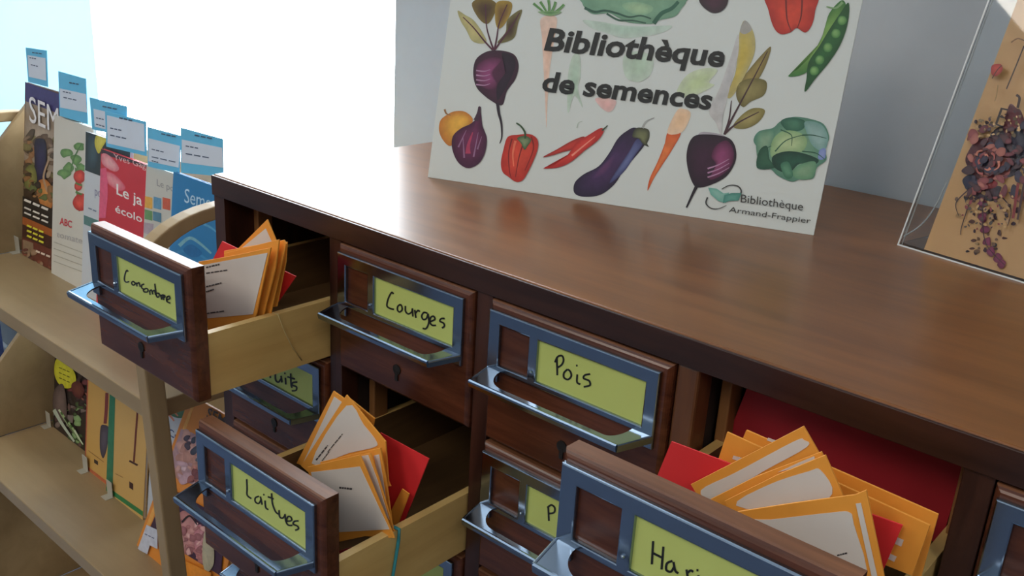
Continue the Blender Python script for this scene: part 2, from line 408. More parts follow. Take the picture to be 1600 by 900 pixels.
def handle_mesh():
    """finger pull: a sloping shelf with a rounded opening and a lip turned down along its front"""
    hx0, hx1, dep = .0066, .1305, .0216
    def zz(y): return -.0488 + (-.0512+.0488)*min(1, max(0, (-.003-y)/dep))
    yb, yf = -.0028, -.003-dep
    N = 14
    outer = [(FA+.001, yb), (hx0, yf), (hx1, yf), (PW-FB-.001, yb)]
    # inner opening as rounded shape; ring made by strips: left arm, front bar, right arm
    inn = []
    xi0, xi1, yi = FA+.005, PW-FB-.015, yf+.0046
    for k in range(N+1):
        t = k/N*math.pi/2; inn.append((xi0+.008+.016-.016*math.cos(t) - .008*math.cos(t)*0, yb - (yb-yi)*math.sin(t)))
    inn2 = [(xi1-.010-.0*0+ (-.0)*0 + .012*math.sin(t_)*0 + .010*math.cos(t_) , yb - (yb-yi)*math.sin(t_)) for t_ in [math.pi/2*(1-k/N) for k in range(N+1)]]
    ring_in = inn + inn2
    # matching outer points
    def outp(i, tot):
        s = i/(tot-1)
        L = [((outer[0]), outer[1]), (outer[1], outer[2]), (outer[2], outer[3])]
        if s < .35: u = s/.35; a, b_ = L[0]
        elif s < .65: u = (s-.35)/.3; a, b_ = L[1]
        else: u = (s-.65)/.35; a, b_ = L[2]
        return (a[0]+(b_[0]-a[0])*u, a[1]+(b_[1]-a[1])*u)
    tot = len(ring_in); ro = [outp(i, tot) for i in range(tot)]
    th = .0012; vs = []; fs = []
    for (x, y) in ro: vs.append((x, y, zz(y)))
    for (x, y) in ring_in: vs.append((x, y, zz(y)))
    for (x, y) in ro: vs.append((x, y, zz(y)-th))
    for (x, y) in ring_in: vs.append((x, y, zz(y)-th))
    for i in range(tot-1):
        fs += [(i, i+1, tot+i+1, tot+i), (2*tot+i, 3*tot+i, 3*tot+i+1, 2*tot+i+1), (i, 2*tot+i, 2*tot+i+1, i+1), (tot+i, tot+i+1, 3*tot+i+1, 3*tot+i)]
    fs += [(0, tot, 3*tot, 2*tot), (tot-1, 3*tot-1, 4*tot-1, 2*tot-1)]
    # front lip, a rounded bar; side lips
    def bar(a, b_, r, drop):
        o = len(vs); a = Vector(a); b_ = Vector(b_); t = (b_-a).normalized(); n = Vector((t.y, -t.x, 0)).normalized()
        prof = [(-.4, .25), (.15, .3), (.7, 0), (.75, -.6), (.4, -1.0*drop), (-.3, -1.0*drop), (-.5, -.5)]
        for p in (a, b_):
            for u, v in prof: vs.append(tuple(p + n*(u*r) + Vector((0, 0, v*r))))
        K = len(prof)
        for k in range(K): fs.append((o+k, o+(k+1) % K, o+K+(k+1) % K, o+K+k))
        fs.append(tuple(o+k for k in range(K))); fs.append(tuple(o+K+k for k in reversed(range(K))))
    bar((hx0, yf, zz(yf)), (hx1, yf, zz(yf)), .0022, 2.0)
    bar((hx1, yf, zz(yf)), (PW-FB-.001, yb, zz(yb)), .0016, 3.0)
    bar((FA+.001, yb, zz(yb)), (hx0, yf, zz(yf)), .0016, 3.0)
    me = bpy.data.meshes.new('pull_handle'); me.from_pydata(vs, [], fs); me.update()
    bm = bmesh.new(); bm.from_mesh(me); bmesh.ops.recalc_face_normals(bm, faces=bm.faces); bm.to_mesh(me); bm.free()
    me.materials.append(M['chrome']); return me
def box_mesh():
    """long low birch tray behind the front: two sides, bottom, back"""
    L = .38; z0, z1 = -PH+.0015, -.0545
    bm = bmesh.new()
    for a, b_ in (((.001, .014, z0), (.0075, L, z1)), ((PW-.0082, .014, z0), (PW-.0016, L, z1)), ((.0075, .014, z0), (PW-.0082, L, z0+.004)), ((.0075, L-.006, z0+.004), (PW-.0082, L, z1))):
        a = Vector(a); b_ = Vector(b_); c = (a+b_)/2; s = b_-a; r = bmesh.ops.create_cube(bm, size=1)
        for v in r['verts']: v.co = Vector((c.x+v.co.x*s.x, c.y+v.co.y*s.y, c.z+v.co.z*s.z))
    bm.normal_update()
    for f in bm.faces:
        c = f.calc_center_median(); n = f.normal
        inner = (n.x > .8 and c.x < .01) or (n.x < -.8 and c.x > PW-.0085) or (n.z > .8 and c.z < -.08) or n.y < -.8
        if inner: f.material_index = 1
    me = bpy.data.meshes.new('drawer'); bm.to_mesh(me); bm.free(); me.materials.append(M['birch']); me.materials.append(M['aged_shaded']); return me
def key_mesh():
    bm = bmesh.new(); r = bmesh.ops.create_cone(bm, segments=16, radius1=.0042, radius2=.0042, depth=.0012, cap_ends=True)
    for v in bm.verts: v.co = Vector((v.co.x+.0717, v.co.z-.0004, v.co.y-.0852))
    r = bmesh.ops.create_cube(bm, size=1)
    for v in r['verts']: v.co = Vector((.0717+v.co.x*.003, -.0004+v.co.y*.0014, -.0905+v.co.z*.008))
    me = bpy.data.meshes.new('keyhole'); bm.to_mesh(me); bm.free(); me.materials.append(M['hole']); return me
ME = dict(front_panel=front_mesh(), label_holder=holder_mesh(), pull_handle=handle_mesh(), keyhole=key_mesh())
me = bpy.data.meshes.new('label_card')
me.from_pydata([(LX0-.001, -.0008, LZ1-.001), (LX1+.001, -.0008, LZ1-.001), (LX1+.001, -.0008, LZ0+.001), (LX0-.001, -.0008, LZ0+.001)] + [(LX0-.001, -.0003, LZ1-.001), (LX1+.001, -.0003, LZ1-.001), (LX1+.001, -.0003, LZ0+.001), (LX0-.001, -.0003, LZ0+.001)], [], [(0, 1, 2, 3), (7, 6, 5, 4), (0, 4, 5, 1), (1, 5, 6, 2), (2, 6, 7, 3), (3, 7, 4, 0)])
me.materials.append(M['lime']); ME['label_card'] = me
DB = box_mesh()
YP = -.004
PULL = {(0, 0): .1221, (1, 1): .1322, (3, 0): .1267}
drawers = {}
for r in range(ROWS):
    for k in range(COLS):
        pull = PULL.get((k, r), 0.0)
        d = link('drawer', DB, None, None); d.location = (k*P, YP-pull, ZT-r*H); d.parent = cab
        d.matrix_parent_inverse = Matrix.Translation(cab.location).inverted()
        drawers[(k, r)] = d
        for n in ('front_panel', 'label_holder', 'pull_handle', 'keyhole', 'label_card'):
            c = bpy.data.objects.new(n, ME[n]); C.objects.link(c); c.parent = d
for (k, r), t in {(0, 0): 'pulled out drawer marked Concombre', (1, 0): 'closed drawer marked Courges', (2, 0): 'closed drawer marked Pois', (3, 0): 'pulled out drawer marked Haricots', (1, 1): 'pulled out drawer marked Laitues', (0, 1): 'closed drawer marked Fruits', (2, 1): 'closed drawer marked with a P'}.items():
    drawers[(k, r)]['label'] = t

# handwriting in black marker on the lime cards
BLK = (22, 24, 22)
def writing(kr, s, ox, oy, wd, strokes):
    d = drawers[kr]; y = YP - PULL.get(kr, 0.0) - .0009
    ink = Ink(Plane((0, y, 0), (0, -1, 0)), .0001, s, ox, oy)
    for st in strokes:
        if len(st) == 1:
            x, yy = st[0]; st = [(x-wd*.4, yy), (x+wd*.4, yy)]
        ink.stroke(st, wd, BLK)
    ink.build('handwriting', M['ink'], d)
writing((1, 0), 5.554, 500, 360, 15, [
 [(637, 552), (622, 538), (597, 580), (582, 630), (583, 660), (610, 678), (642, 686)],
 [(697, 642), (675, 660), (672, 690), (690, 708), (712, 690), (710, 660), (697, 642)],
 [(741, 655), (742, 700), (765, 725), (795, 708), (801, 680)], [(801, 676), (806, 748)], [(822, 690), (832, 760)], [(828, 720), (850, 695), (866, 706)],
 [(932, 720), (902, 712), (882, 742), (895, 772), (922, 765), (937, 725)], [(937, 722), (944, 795), (922, 850), (890, 850)],
 [(955, 792), (996, 772), (985, 745), (960, 757), (953, 795), (972, 822), (1006, 824)],
 [(1082, 765), (1052, 766), (1040, 788), (1072, 805), (1078, 830), (1058, 848)]])
writing((2, 0), 4.0, 720, 450, 12, [
 [(600, 432), (603, 545)], [(588, 465), (605, 430), (632, 424), (642, 450), (630, 480), (600, 500)],
 [(667, 508), (645, 530), (645, 560), (670, 572), (690, 550), (684, 522), (667, 508)], [(728, 540), (726, 588), (747, 602)], [(725, 485)],
 [(808, 538), (775, 545), (768, 565), (802, 580), (806, 608), (768, 618)]])
writing((1, 1), 4.787, 260, 640, 12, [
 [(600, 520), (603, 590), (604, 640), (636, 666)], [(692, 648), (665, 660), (665, 690), (690, 702), (708, 672)], [(702, 650), (716, 712)],
 [(737, 680), (742, 732), (762, 748)], [(728, 636)], [(786, 625), (792, 700), (815, 762), (838, 782)], [(758, 652), (802, 668)],
 [(842, 752), (846, 800), (868, 812), (886, 790)], [(886, 780), (892, 838)],
 [(898, 834), (934, 830), (930, 804), (908, 802), (896, 840), (912, 864), (942, 866)],
 [(988, 832), (956, 836), (948, 856), (980, 872), (986, 892), (962, 902)]])
writing((0, 0), 6.0, 100, 330, 13, [
 [(602, 566), (588, 554), (572, 590), (565, 640), (580, 664), (612, 660)], [(645, 655), (633, 675), (650, 694), (668, 676), (645, 655)],
 [(678, 668), (684, 706)], [(682, 684), (702, 670), (714, 710)], [(752, 684), (728, 692), (730, 722), (752, 730)],
 [(770, 722), (745, 738), (752, 756), (782, 756), (786, 734), (770, 722)],
 [(802, 742), (806, 784)], [(804, 750), (820, 738), (832, 780)], [(832, 752), (848, 742), (858, 786)],
 [(850, 680), (866, 794), (888, 800), (890, 772), (868, 768)], [(906, 780), (914, 830)], [(908, 796), (932, 780)],
 [(934, 812), (946, 800), (938, 788), (926, 806), (934, 832)],
 [(962, 830), (992, 818), (982, 796), (962, 810), (964, 846), (996, 862)]])
writing((0, 1), 2.648, 260, 560, 7, [
 [(395, 20), (396, 70)], [(395, 22), (420, 30)], [(395, 42), (415, 50)], [(428, 50), (430, 82)], [(428, 60), (440, 54)],
 [(450, 62), (452, 90), (464, 98), (474, 84)], [(474, 72), (478, 100)], [(492, 80), (494, 108)], [(490, 62)], [(514, 62), (516, 112), (522, 120)], [(500, 76), (532, 86)],
 [(542, 98), (524, 100), (520, 110), (538, 118), (536, 132), (518, 134)]])
writing((2, 1), 3.75, 720, 660, 11, [[(512, 492), (516, 578)], [(506, 500), (530, 484), (550, 500), (546, 528), (516, 534)]])
writing((3, 0), 3.75, 720, 660, 14, [
 [(1127, 695), (1119, 832)], [(1187, 728), (1176, 862)], [(1122, 764), (1182, 794)],
 [(1240, 812), (1208, 826), (1204, 864), (1232, 874), (1252, 840)], [(1246, 818), (1256, 868), (1274, 884)],
 [(1322, 862), (1330, 912)], [(1324, 886), (1346, 868), (1362, 876)], [(1392, 896), (1396, 942)], [(1386, 866)],
 [(1468, 922), (1436, 930), (1432, 968), (1462, 980)], [(1520, 940), (1494, 956), (1498, 992), (1524, 994), (1534, 962), (1520, 940)],
 [(1580, 930), (1584, 1010), (1606, 1020)], [(1562, 958), (1604, 974)], [(1676, 1000), (1644, 1002), (1638, 1024), (1672, 1040), (1672, 1064), (1636, 1068)]])

# ------------------------------------------------------------------ seed envelopes
def yplane(y, yawd=0, lean=0): return lean_plane((0.07, y, -.1), yawd, lean)
def envelope(pl, px, label, white=None, lines=(), group='orange seed envelopes', tabs=()):
    z0 = min(pl.at(*p).z for p in px); c = sum((pl.at(*p) for p in px), Vector())/len(px)
    e = empty('seed_envelope', (c.x, c.y, z0), label, 'envelope', group)
    slab('envelope_body', pl, px, .0012, M['kraft'], e, bev=.0002)
    if white:
        pts = spline(white, True, 4) if len(white) > 5 else white
        prism('paper_label', [pl.at(x, y, .0004) for x, y in pts], -pl.n*.0003, M['paper'], e)
    if lines:
        ink = Ink(pl, .0005)
        for a, b_, wd in lines:
            n = max(2, int(math.hypot(b_[0]-a[0], b_[1]-a[1])/7)); x = 0.0
            while x < 1:   # words as short dashes
                l = random.uniform(.12, .3); y = min(1, x+l)
                ink.stroke([(a[0]+(b_[0]-a[0])*x, a[1]+(b_[1]-a[1])*x), (a[0]+(b_[0]-a[0])*y, a[1]+(b_[1]-a[1])*y)], wd, (70, 68, 70)); x = y+.04
        ink.build('printed_lines', M['ink'], e)
    for t in tabs: slab('window_slit', pl, t, .0002, M['paper'], e, lift=.0004)
    return e
def card(pl, px, label, mt='red', name='divider_card'):
    c = slab(name, pl, px, .0009, M[mt]); return tag(c, label, 'card', 'red divider cards')
# --- Concombre drawer
G1 = 'orange seed envelopes in the Concombre drawer'
Y0 = -.064
envelope(yplane(Y0), [(310, 409), (366, 399), (423, 387), (397, 505), (364, 508), (322, 519)], 'front orange envelope with large white printed label in Concombre drawer',
    [(312, 415), (418, 395), (395, 491), (318, 498)], [((322, 418), (343, 413), 2.6), ((322, 427), (355, 422), 2), ((322, 448), (346, 442), 2), ((322, 456), (334, 452), 2), ((322, 490), (350, 486), 2)], G1)
envelope(yplane(Y0+.006), [(350, 396), (436, 374), (430, 420), (409, 502), (350, 505)], 'second orange envelope from the front in Concombre drawer, only its edge showing', group=G1)
envelope(yplane(Y0+.011), [(350, 392), (443, 375), (447, 381), (421, 497), (350, 502)], 'third orange envelope from the front in Concombre drawer, reaching highest at right', group=G1)
envelope(yplane(Y0+.016), [(350, 392), (448, 378), (446, 410), (432, 479), (350, 492)], 'last orange envelope of the upright bunch in Concombre drawer', group=G1)
envelope(yplane(Y0+.022), [(417, 343), (441, 400), (400, 460), (330, 430)], 'tilted orange envelope with its pointed corner up behind Concombre bunch',
    [(415, 357), (427, 384), (396, 420), (350, 410)], (), G1)
card(yplane(Y0+.028), [(347, 377), (462, 432), (430, 478), (318, 434)], 'tilted red card sticking out behind the Concombre envelopes')
# --- Laitues drawer
G2 = 'orange seed envelopes in the Laitues drawer'
Y0 = -.078
envelope(yplane(Y0), [(480, 730), (562, 711), (574, 740), (616, 841), (570, 838), (524, 848), (505, 845)], 'front orange envelope with plain white label in Laitues drawer',
    [(486, 738), (562, 729), (608, 827), (503, 833)], [((530, 762), (550, 764), 3)], G2)
envelope(yplane(Y0+.006), [(500, 725), (578, 708), (592, 750), (616, 832), (520, 842)], 'second envelope of the Laitues drawer with a white strip along its edge',
    [(563, 713), (575, 711), (590, 752), (608, 812), (596, 795)], (), G2)
envelope(yplane(Y0+.012), [(500, 722), (594, 700), (603, 750), (613, 826), (520, 838)], 'third envelope of the Laitues drawer with a narrow white strip',
    [(584, 712), (592, 710), (600, 760), (606, 805), (596, 770)], (), G2)
envelope(yplane(Y0+.018), [(541, 617), (602, 690), (607, 760), (540, 790), (470, 728)], 'tall tilted envelope with rounded white label leaning left in Laitues drawer',
    [(541, 634), (568, 664), (588, 690), (584, 699), (545, 708), (487, 724)], [((494, 719), (512, 696), 2.4), ((503, 720), (514, 706), 1.6), ((512, 706), (535, 678), 1.4)], G2)
envelope(yplane(Y0+.024), [(520.6, 611), (562, 640), (540, 760), (463, 724)], 'leftmost tilted envelope behind the others in Laitues drawer',
    [(522, 620), (536, 630), (500, 730), (474, 722)], (), G2)
envelope(yplane(Y0+.029), [(545, 622), (585, 654), (578, 690), (610, 760), (530, 760)], 'envelope showing one small corner at the back of Laitues bunch', group=G2)
card(yplane(Y0+.036), [(594, 676), (670, 717), (622, 838), (560, 800)], 'tilted red card leaning right behind the Laitues envelopes')
c_ = slab('folded_strip', yplane(Y0+.030), [(628, 764), (639, 772), (622, 817), (609, 824), (607, 806)], .0010, M['kraft']); tag(c_, 'narrow folded orange paper strip beside red card in Laitues drawer', 'paper strip')
card(yplane(Y0-.010), [(528, 861), (584, 846), (578, 862), (528, 884)], 'dark red card low at the front of the Laitues drawer', 'darkred')
# --- Haricots drawer
G3 = 'orange seed envelopes in the Haricots drawer'
Y0 = -.088
envelope(yplane(Y0), [(1150, 800), (1240, 786), (1336, 773), (1353, 766), (1380, 895), (1388, 940), (1200, 930)], 'front orange envelope with large white label in Haricots drawer',
    [(1150, 818), (1205, 812), (1300, 801), (1327, 801), (1334, 820), (1350, 910), (1240, 900)], [((1308, 868), (1324, 864), 2.5)], G3, [[(1337, 787), (1345, 786), (1375, 920), (1366, 920)]])
envelope(yplane(Y0+.008), [(1132, 783), (1212, 743), (1289, 711), (1315, 770), (1345, 850), (1180, 880)], 'second envelope with rounded white label in Haricots drawer',
    [(1150, 790), (1200, 758), (1262, 737), (1282, 735), (1300, 772), (1250, 800)], (), G3, [])
envelope(yplane(Y0+.013), [(1110, 780), (1180, 745), (1283, 706), (1310, 765), (1330, 850), (1180, 870)], 'envelope between the two tilted ones in Haricots drawer, white strip at its top',
    [(1215, 738), (1250, 722), (1272, 713), (1273, 717), (1240, 732)], (), G3)
envelope(yplane(Y0+.019), [(1079, 757), (1165, 713), (1255, 666), (1281, 711), (1320, 800), (1130, 840)], 'uppermost tilted envelope with long white strip in Haricots drawer',
    [(1095, 766), (1150, 738), (1240, 690), (1256, 688), (1260, 699), (1190, 738), (1120, 780)], (), G3)
card(yplane(Y0+.027), [(1049, 690), (1142, 725), (1120, 800), (1020, 760)], 'bright red card at the left of the Haricots drawer')
card(yplane(Y0+.031), [(1340, 796), (1410, 821), (1380, 890), (1330, 870)], 'small bright red card at the right of the Haricots drawer')
for i, (py_, q, lb) in enumerate(((.037, [(1136, 675), (1453, 821), (1425, 900), (1105, 770)], 'wide orange envelope standing square behind the tilted ones in Haricots drawer'),
    (.050, [(1166, 672), (1466, 804), (1438, 905), (1120, 780)], 'rearmost wide orange envelope in front of dark red card in Haricots drawer'))):
    pl = yplane(Y0+py_)
    envelope(pl, q, lb, None, (), G3, [[(1398, 838), (1412, 844), (1408, 854), (1394, 848)], [(1388, 864), (1401, 870), (1397, 878), (1385, 872)], [(1146, 712), (1160, 716), (1158, 722), (1144, 717)]] if i == 0 else [[(1200, 684), (1216, 690), (1215, 694), (1198, 688)]])
pl = yplane(.040)
slab_ = prism('divider_card', [pl.at(1168, 604), pl.at(1506, 726), pl.at(1470, 850), pl.at(1118, 730)], (0, .001, 0), M['darkred'])
tag(slab_, 'large dark red card standing across the back of the Haricots drawer', 'card', 'red divider cards')
# teal ribbon over the side of the Laitues drawer, thread on the Concombre one
xs_ = P+PW-.0016; zt_ = ZT-H-.0545
rb = tube('ribbon', [(xs_-.010, -.075, zt_+.004), (xs_-.005, -.071, zt_+.0025), (xs_+.0015, -.069, zt_+.0015), (xs_+.0022, -.070, zt_-.006), (xs_+.002, -.074, zt_-.03), (xs_+.002, -.079, zt_-.056), (xs_+.002, -.082, zt_-.075)], .0016, M['teal'], flat=.5)
tag(rb, 'teal ribbon hanging over the side of the Laitues drawer', 'ribbon')
xs_ = PW-.0016; zt_ = ZT-.0545
th_ = tube('thread', [(xs_-.004, -.052, zt_+.0008), (xs_+.0006, -.050, zt_+.0006), (xs_+.0008, -.046, zt_-.012), (xs_+.0008, -.038, zt_-.030), (xs_+.0008, -.028, zt_-.046)], .0005, M['thread'], sides=6)
tag(th_, 'thin pale thread across the side of the Concombre drawer', 'thread')
# ------------------------------------------------------------------ seed library sign
SP = lean_plane((.1039, .1522, 0.0), 19.745, 12.0)
o_ = Vector((.1039, .1522, 0.0)); W_, H_ = .3536, .222
sg = empty('sign', o_+SP.d*W_/2, 'white sign with painted vegetables reading Bibliothèque de semences, leaning on the cabinet top', 'sign')
prism('sign_board', [o_, o_+SP.d*W_, o_+SP.d*(W_+.006)+SP.up*H_, o_+SP.d*.002+SP.up*H_], -SP.n*.0035, M['signboard'], sg, .0004)
bk = -Vector((SP.n.x, SP.n.y, 0)).normalized()
mid = o_+SP.d*W_*.5
prism('easel_strut', [mid+SP.up*.16-SP.n*.0036-SP.d*.03, mid+SP.up*.16-SP.n*.0036+SP.d*.03, mid+bk*.085+SP.d*.045, mid+bk*.085-SP.d*.045], -bk*.002, M['paper'], sg)

k = Ink(SP, .0003, 3.0, 660, 0)      # left part of the artwork, measured at three times size
PLUM, MAG, DKP = (46, 26, 44), (128, 46, 96), (28, 20, 34)
# faded artwork behind the title
g = Ink(SP, .0002, 3.75, 780, 0)
g.blob([(490, 118), (600, 128), (720, 148), (860, 155), (1010, 150), (960, 190), (840, 215), (720, 222), (620, 190), (540, 165)], (196, 214, 204), (180, 208, 192))
g.blob([(245, 108), (335, 100), (325, 220), (300, 380), (285, 560), (276, 750), (268, 560), (258, 380), (250, 220)], (232, 206, 190), (236, 198, 176))
g.blob([(430, 330), (470, 320), (478, 440), (462, 520), (490, 632), (440, 560), (404, 664), (398, 560), (404, 430)], (194, 212, 198), (176, 204, 184))
g.blob([(730, 330), (820, 300), (900, 340), (890, 430), (820, 480), (740, 450)], (196, 214, 200), (182, 208, 186))
g.blob([(1040, 540), (1100, 440), (1200, 400), (1280, 410), (1230, 480), (1260, 500), (1170, 550), (1100, 570)], (204, 218, 190), (194, 214, 164))
g.blob([(565, 575), (680, 585), (672, 635), (640, 656), (596, 630)], (230, 196, 192), (232, 184, 180))
g.blob([(1040, 650), (1080, 638), (1118, 655), (1115, 700), (1070, 775), (985, 778)], (236, 206, 176), (238, 200, 160))
g.blob([(1410, 180), (1440, 120), (1490, 190), (1498, 300), (1450, 420), (1370, 560), (1335, 560), (1380, 440), (1400, 300)], (190, 180, 120), (206, 184, 84))
g.blob([(1230, 650), (1290, 520), (1360, 320), (1400, 200), (1400, 320), (1350, 520), (1310, 690), (1300, 790), (1270, 720)], (202, 202, 202), (190, 192, 194))
g.blob([(1410, 180), (1440, 120), (1480, 170), (1440, 200)], (172, 172, 168))
g.blob([(1165, 790), (1200, 772), (1310, 790), (1318, 815), (1180, 810)], (176, 172, 182))
# top cabbage
g.blob([(480, -60), (485, 15), (515, 62), (560, 84), (640, 76), (700, 106), (760, 132), (890, 140), (940, 118), (1030, 96), (1068, 50), (1095, 10), (1090, -60)], (112, 158, 132), (130, 176, 146))
g.stroke([(500, 46), (560, 70), (620, 62), (690, 78), (760, 100), (830, 92), (890, 110)], 16, (44, 92, 76), 8)
g.stroke([(630, 80), (700, 118), (780, 120), (860, 136)], 12, (50, 96, 78), 8)
g.stroke([(905, 138), (950, 80), (1010, 50), (1050, 10)], 26, (48, 104, 84), 20)
g.blob([(720, 30), (800, 10), (900, 40), (870, 82), (780, 80)], (140, 184, 150), (166, 200, 160))
# carrot greens
for a, b_ in (((280, 88), (200, 20)), ((284, 88), (240, 10)), ((288, 88), (288, 0)), ((292, 88), (330, 10)), ((296, 88), (380, 26))):
    g.stroke([a, ((a[0]+b_[0])/2+6, (a[1]+b_[1])/2+4), b_], 10, (110, 160, 96), 16)
    g.stroke([a, b_], 4, (70, 130, 70), 3)
g.blob([(250, 66), (330, 64), (366, 72), (300, 94), (228, 72)], (150, 186, 140), (90, 142, 84))
# dark beet cut by the top edge
g.blob([(1170, 0), (1200, 45), (1255, 76), (1310, 60), (1340, 10), (1330, -60), (1180, -60)], (46, 34, 46), (70, 36, 58))
g.build('printed_artwork', M['ink'], sg)
# beetroot, left
for pts, c1, c2 in (([(165, 50), (200, 70), (240, 95), (280, 150), (300, 195), (270, 204), (232, 190), (205, 140), (180, 100)], (176, 172, 120), (196, 186, 128)),
                    ([(232, 15), (290, -10), (346, 15), (340, 60), (305, 112), (262, 84)], (120, 102, 44), (74, 52, 38)),
                    ([(350, 10), (415, 10), (414, 60), (380, 120), (352, 132), (340, 80)], (168, 140, 56), (110, 78, 44)),
                    ([(466, 44), (448, 110), (430, 176), (380, 200), (352, 198), (390, 150), (400, 90)], (118, 112, 66), (66, 42, 36))):
    k.blob(pts, c1, c2)
for st in ([(335, 235), (318, 190), (300, 120), (296, 20)], [(337, 235), (348, 180), (360, 110), (398, 20)], [(340, 232), (370, 190), (420, 120), (455, 60)], [(330, 235), (290, 192), (240, 130), (190, 80)]):
    k.stroke(st, 9, (84, 40, 60), 4)
k.blob([(296, 244), (250, 280), (238, 345), (254, 410), (298, 455), (335, 480), (352, 490), (378, 488), (396, 428), (436, 370), (451, 310), (436, 262), (398, 242), (345, 236)], (54, 28, 48), (84, 34, 68), at=(310, 330))
k.blob([(262, 300), (320, 270), (370, 280), (330, 340), (350, 400), (310, 420), (262, 390), (250, 345)], (84, 34, 68), (150, 72, 124))
for yy in (330, 352, 374, 396): k.stroke([(252, yy), (290, yy+4), (318, yy-4)], 7, (176, 136, 170), 2)
k.blob([(372, 250), (420, 262), (436, 300), (418, 360), (380, 430), (352, 470), (350, 400), (392, 330)], (34, 22, 40), (44, 26, 48))
k.stroke([(352, 482), (358, 530), (370, 580), (372, 640), (362, 672)], 16, (44, 34, 48), 3)
# onions
k.blob([(112, 540), (150, 522), (200, 524), (236, 560), (214, 610), (160, 660), (128, 684), (96, 656), (78, 612), (84, 566)], (196, 120, 46), (240, 186, 74), at=(180, 575))
k.stroke([(104, 512), (112, 532), (132, 540)], 10, (150, 110, 70), 4)
k.blob([(268, 496), (276, 540), (282, 590), (302, 650), (292, 720), (262, 768), (214, 788), (168, 762), (140, 700), (142, 640), (180, 602), (226, 580), (256, 548)], (66, 26, 58), (112, 44, 88))
k.stroke([(214, 720), (216, 680), (236, 620)], 26, (176, 60, 96), 4)
for a, b_ in (((196, 740), (190, 640)), ((240, 735), (262, 620)), ((168, 690), (206, 610)), ((258, 700), (278, 640))): k.stroke([a, b_], 8, (150, 110, 146), 2)
k.stroke([(268, 500), (264, 530), (250, 565)], 12, (70, 44, 66), 22)
# red pepper
k.blob([(448, 632), (400, 642), (380, 700), (368, 762), (376, 806), (402, 828), (438, 852), (470, 844), (498, 800), (530, 730), (543, 680), (534, 646), (500, 628)], (186, 44, 36), (222, 76, 54))
for st in ([(420, 650), (404, 720), (408, 800), (416, 834)], [(470, 680), (452, 740), (436, 830)], [(510, 640), (520, 700), (480, 800)]): k.stroke(st, 7, (130, 30, 30), 3)
k.stroke([(436, 660), (424, 720), (428, 780)], 12, (236, 120, 90), 4)
k.blob([(444, 648), (480, 636), (510, 654), (494, 684), (478, 702), (462, 672)], (60, 92, 58), (130, 150, 110))
k.stroke([(440, 576), (462, 592), (480, 620), (482, 650)], 7, (58, 88, 56), 10)
# chillies
k.blob([(565, 736), (630, 700), (700, 660), (752, 640), (760, 652), (740, 690), (660, 712), (610, 728)], (150, 40, 36), (206, 60, 50))
k.blob([(565, 790), (620, 770), (680, 726), (720, 672), (780, 632), (836, 600), (850, 616), (820, 660), (760, 706), (700, 756), (640, 784)], (180, 36, 34), (222, 66, 54))
k.stroke([(700, 730), (760, 680), (810, 640)], 9, (240, 150, 130), 3)
k.stroke([(842, 612), (858, 598), (868, 588)], 8, (60, 80, 60), 4)
k.build('printed_beetroot_and_peppers', M['ink'], sg)
# aubergine
a_ = Ink(SP, .0003, 4.0, 660, 160)
a_.blob([(1330, 158), (1275, 180), (1220, 228), (1165, 320), (1100, 400), (1010, 448), (956, 496), (944, 545), (960, 576), (1010, 590), (1090, 584), (1150, 556), (1210, 500), (1260, 420), (1330, 340), (1392, 260), (1402, 200)], (34, 26, 56), (72, 44, 92), at=(1150, 420))
a_.blob([(1340, 230), (1380, 250), (1330, 330), (1270, 420), (1210, 480), (1170, 500), (1230, 400), (1290, 310)], (60, 62, 110), (104, 116, 166))
a_.blob([(1100, 420), (1160, 360), (1200, 330), (1180, 400), (1120, 460), (1070, 470)], (72, 44, 92), (96, 54, 100))
a_.blob([(1330, 165), (1370, 158), (1414, 172), (1418, 220), (1402, 262), (1416, 278), (1380, 262), (1350, 226), (1312, 214)], (52, 56, 44), (126, 132, 92))
a_.stroke([(1376, 160), (1398, 120), (1450, 96)], 16, (170, 174, 172), 5)
a_.stroke([(965, 160), (975, 128), (1000, 118)], 6, (180, 196, 184), 3)
a_.build('printed_aubergine', M['ink'], sg)
# right part of the artwork
r = Ink(SP, .0003, 2.368, 1000, 0)
r.blob([(104, 490), (151, 490), (120, 552), (80, 614), (50, 662), (28, 706), (36, 660), (66, 596), (92, 530)], (208, 86, 40), (236, 132, 70))
# beetroot leaves
r.blob([(484, 172), (470, 230), (440, 290), (400, 330), (366, 352), (362, 310), (400, 262), (440, 214)], (126, 114, 66), (160, 142, 82))
r.blob([(466, 300), (460, 350), (410, 376), (380, 396), (356, 356), (366, 310), (410, 290)], (116, 108, 62), (156, 146, 92))
r.blob([(462, 408), (440, 450), (390, 476), (344, 468), (378, 424), (420, 400)], (130, 122, 66), (168, 156, 100))
for st in ([(312, 498), (340, 440), (372, 380), (420, 290), (472, 190)], [(312, 498), (330, 440), (338, 372)], [(316, 492), (360, 456), (440, 414)]): r.stroke(st, 9, (70, 44, 52), 3)
r.blob([(218, 498), (186, 520), (172, 572), (178, 630), (196, 680), (216, 694), (262, 684), (318, 654), (350, 606), (356, 562), (340, 520), (300, 502)], (38, 24, 40), (62, 28, 56), at=(230, 590))
r.blob([(280, 540), (320, 520), (346, 556), (340, 610), (300, 650), (256, 664), (280, 610), (264, 580)], (84, 30, 66), (150, 70, 118))
for yy in (610, 626, 642): r.stroke([(250, yy+14), (290, yy), (330, yy-22)], 6, (186, 140, 176), 2)
r.stroke([(212, 684), (196, 716), (172, 768)], 14, (34, 28, 40), 6)
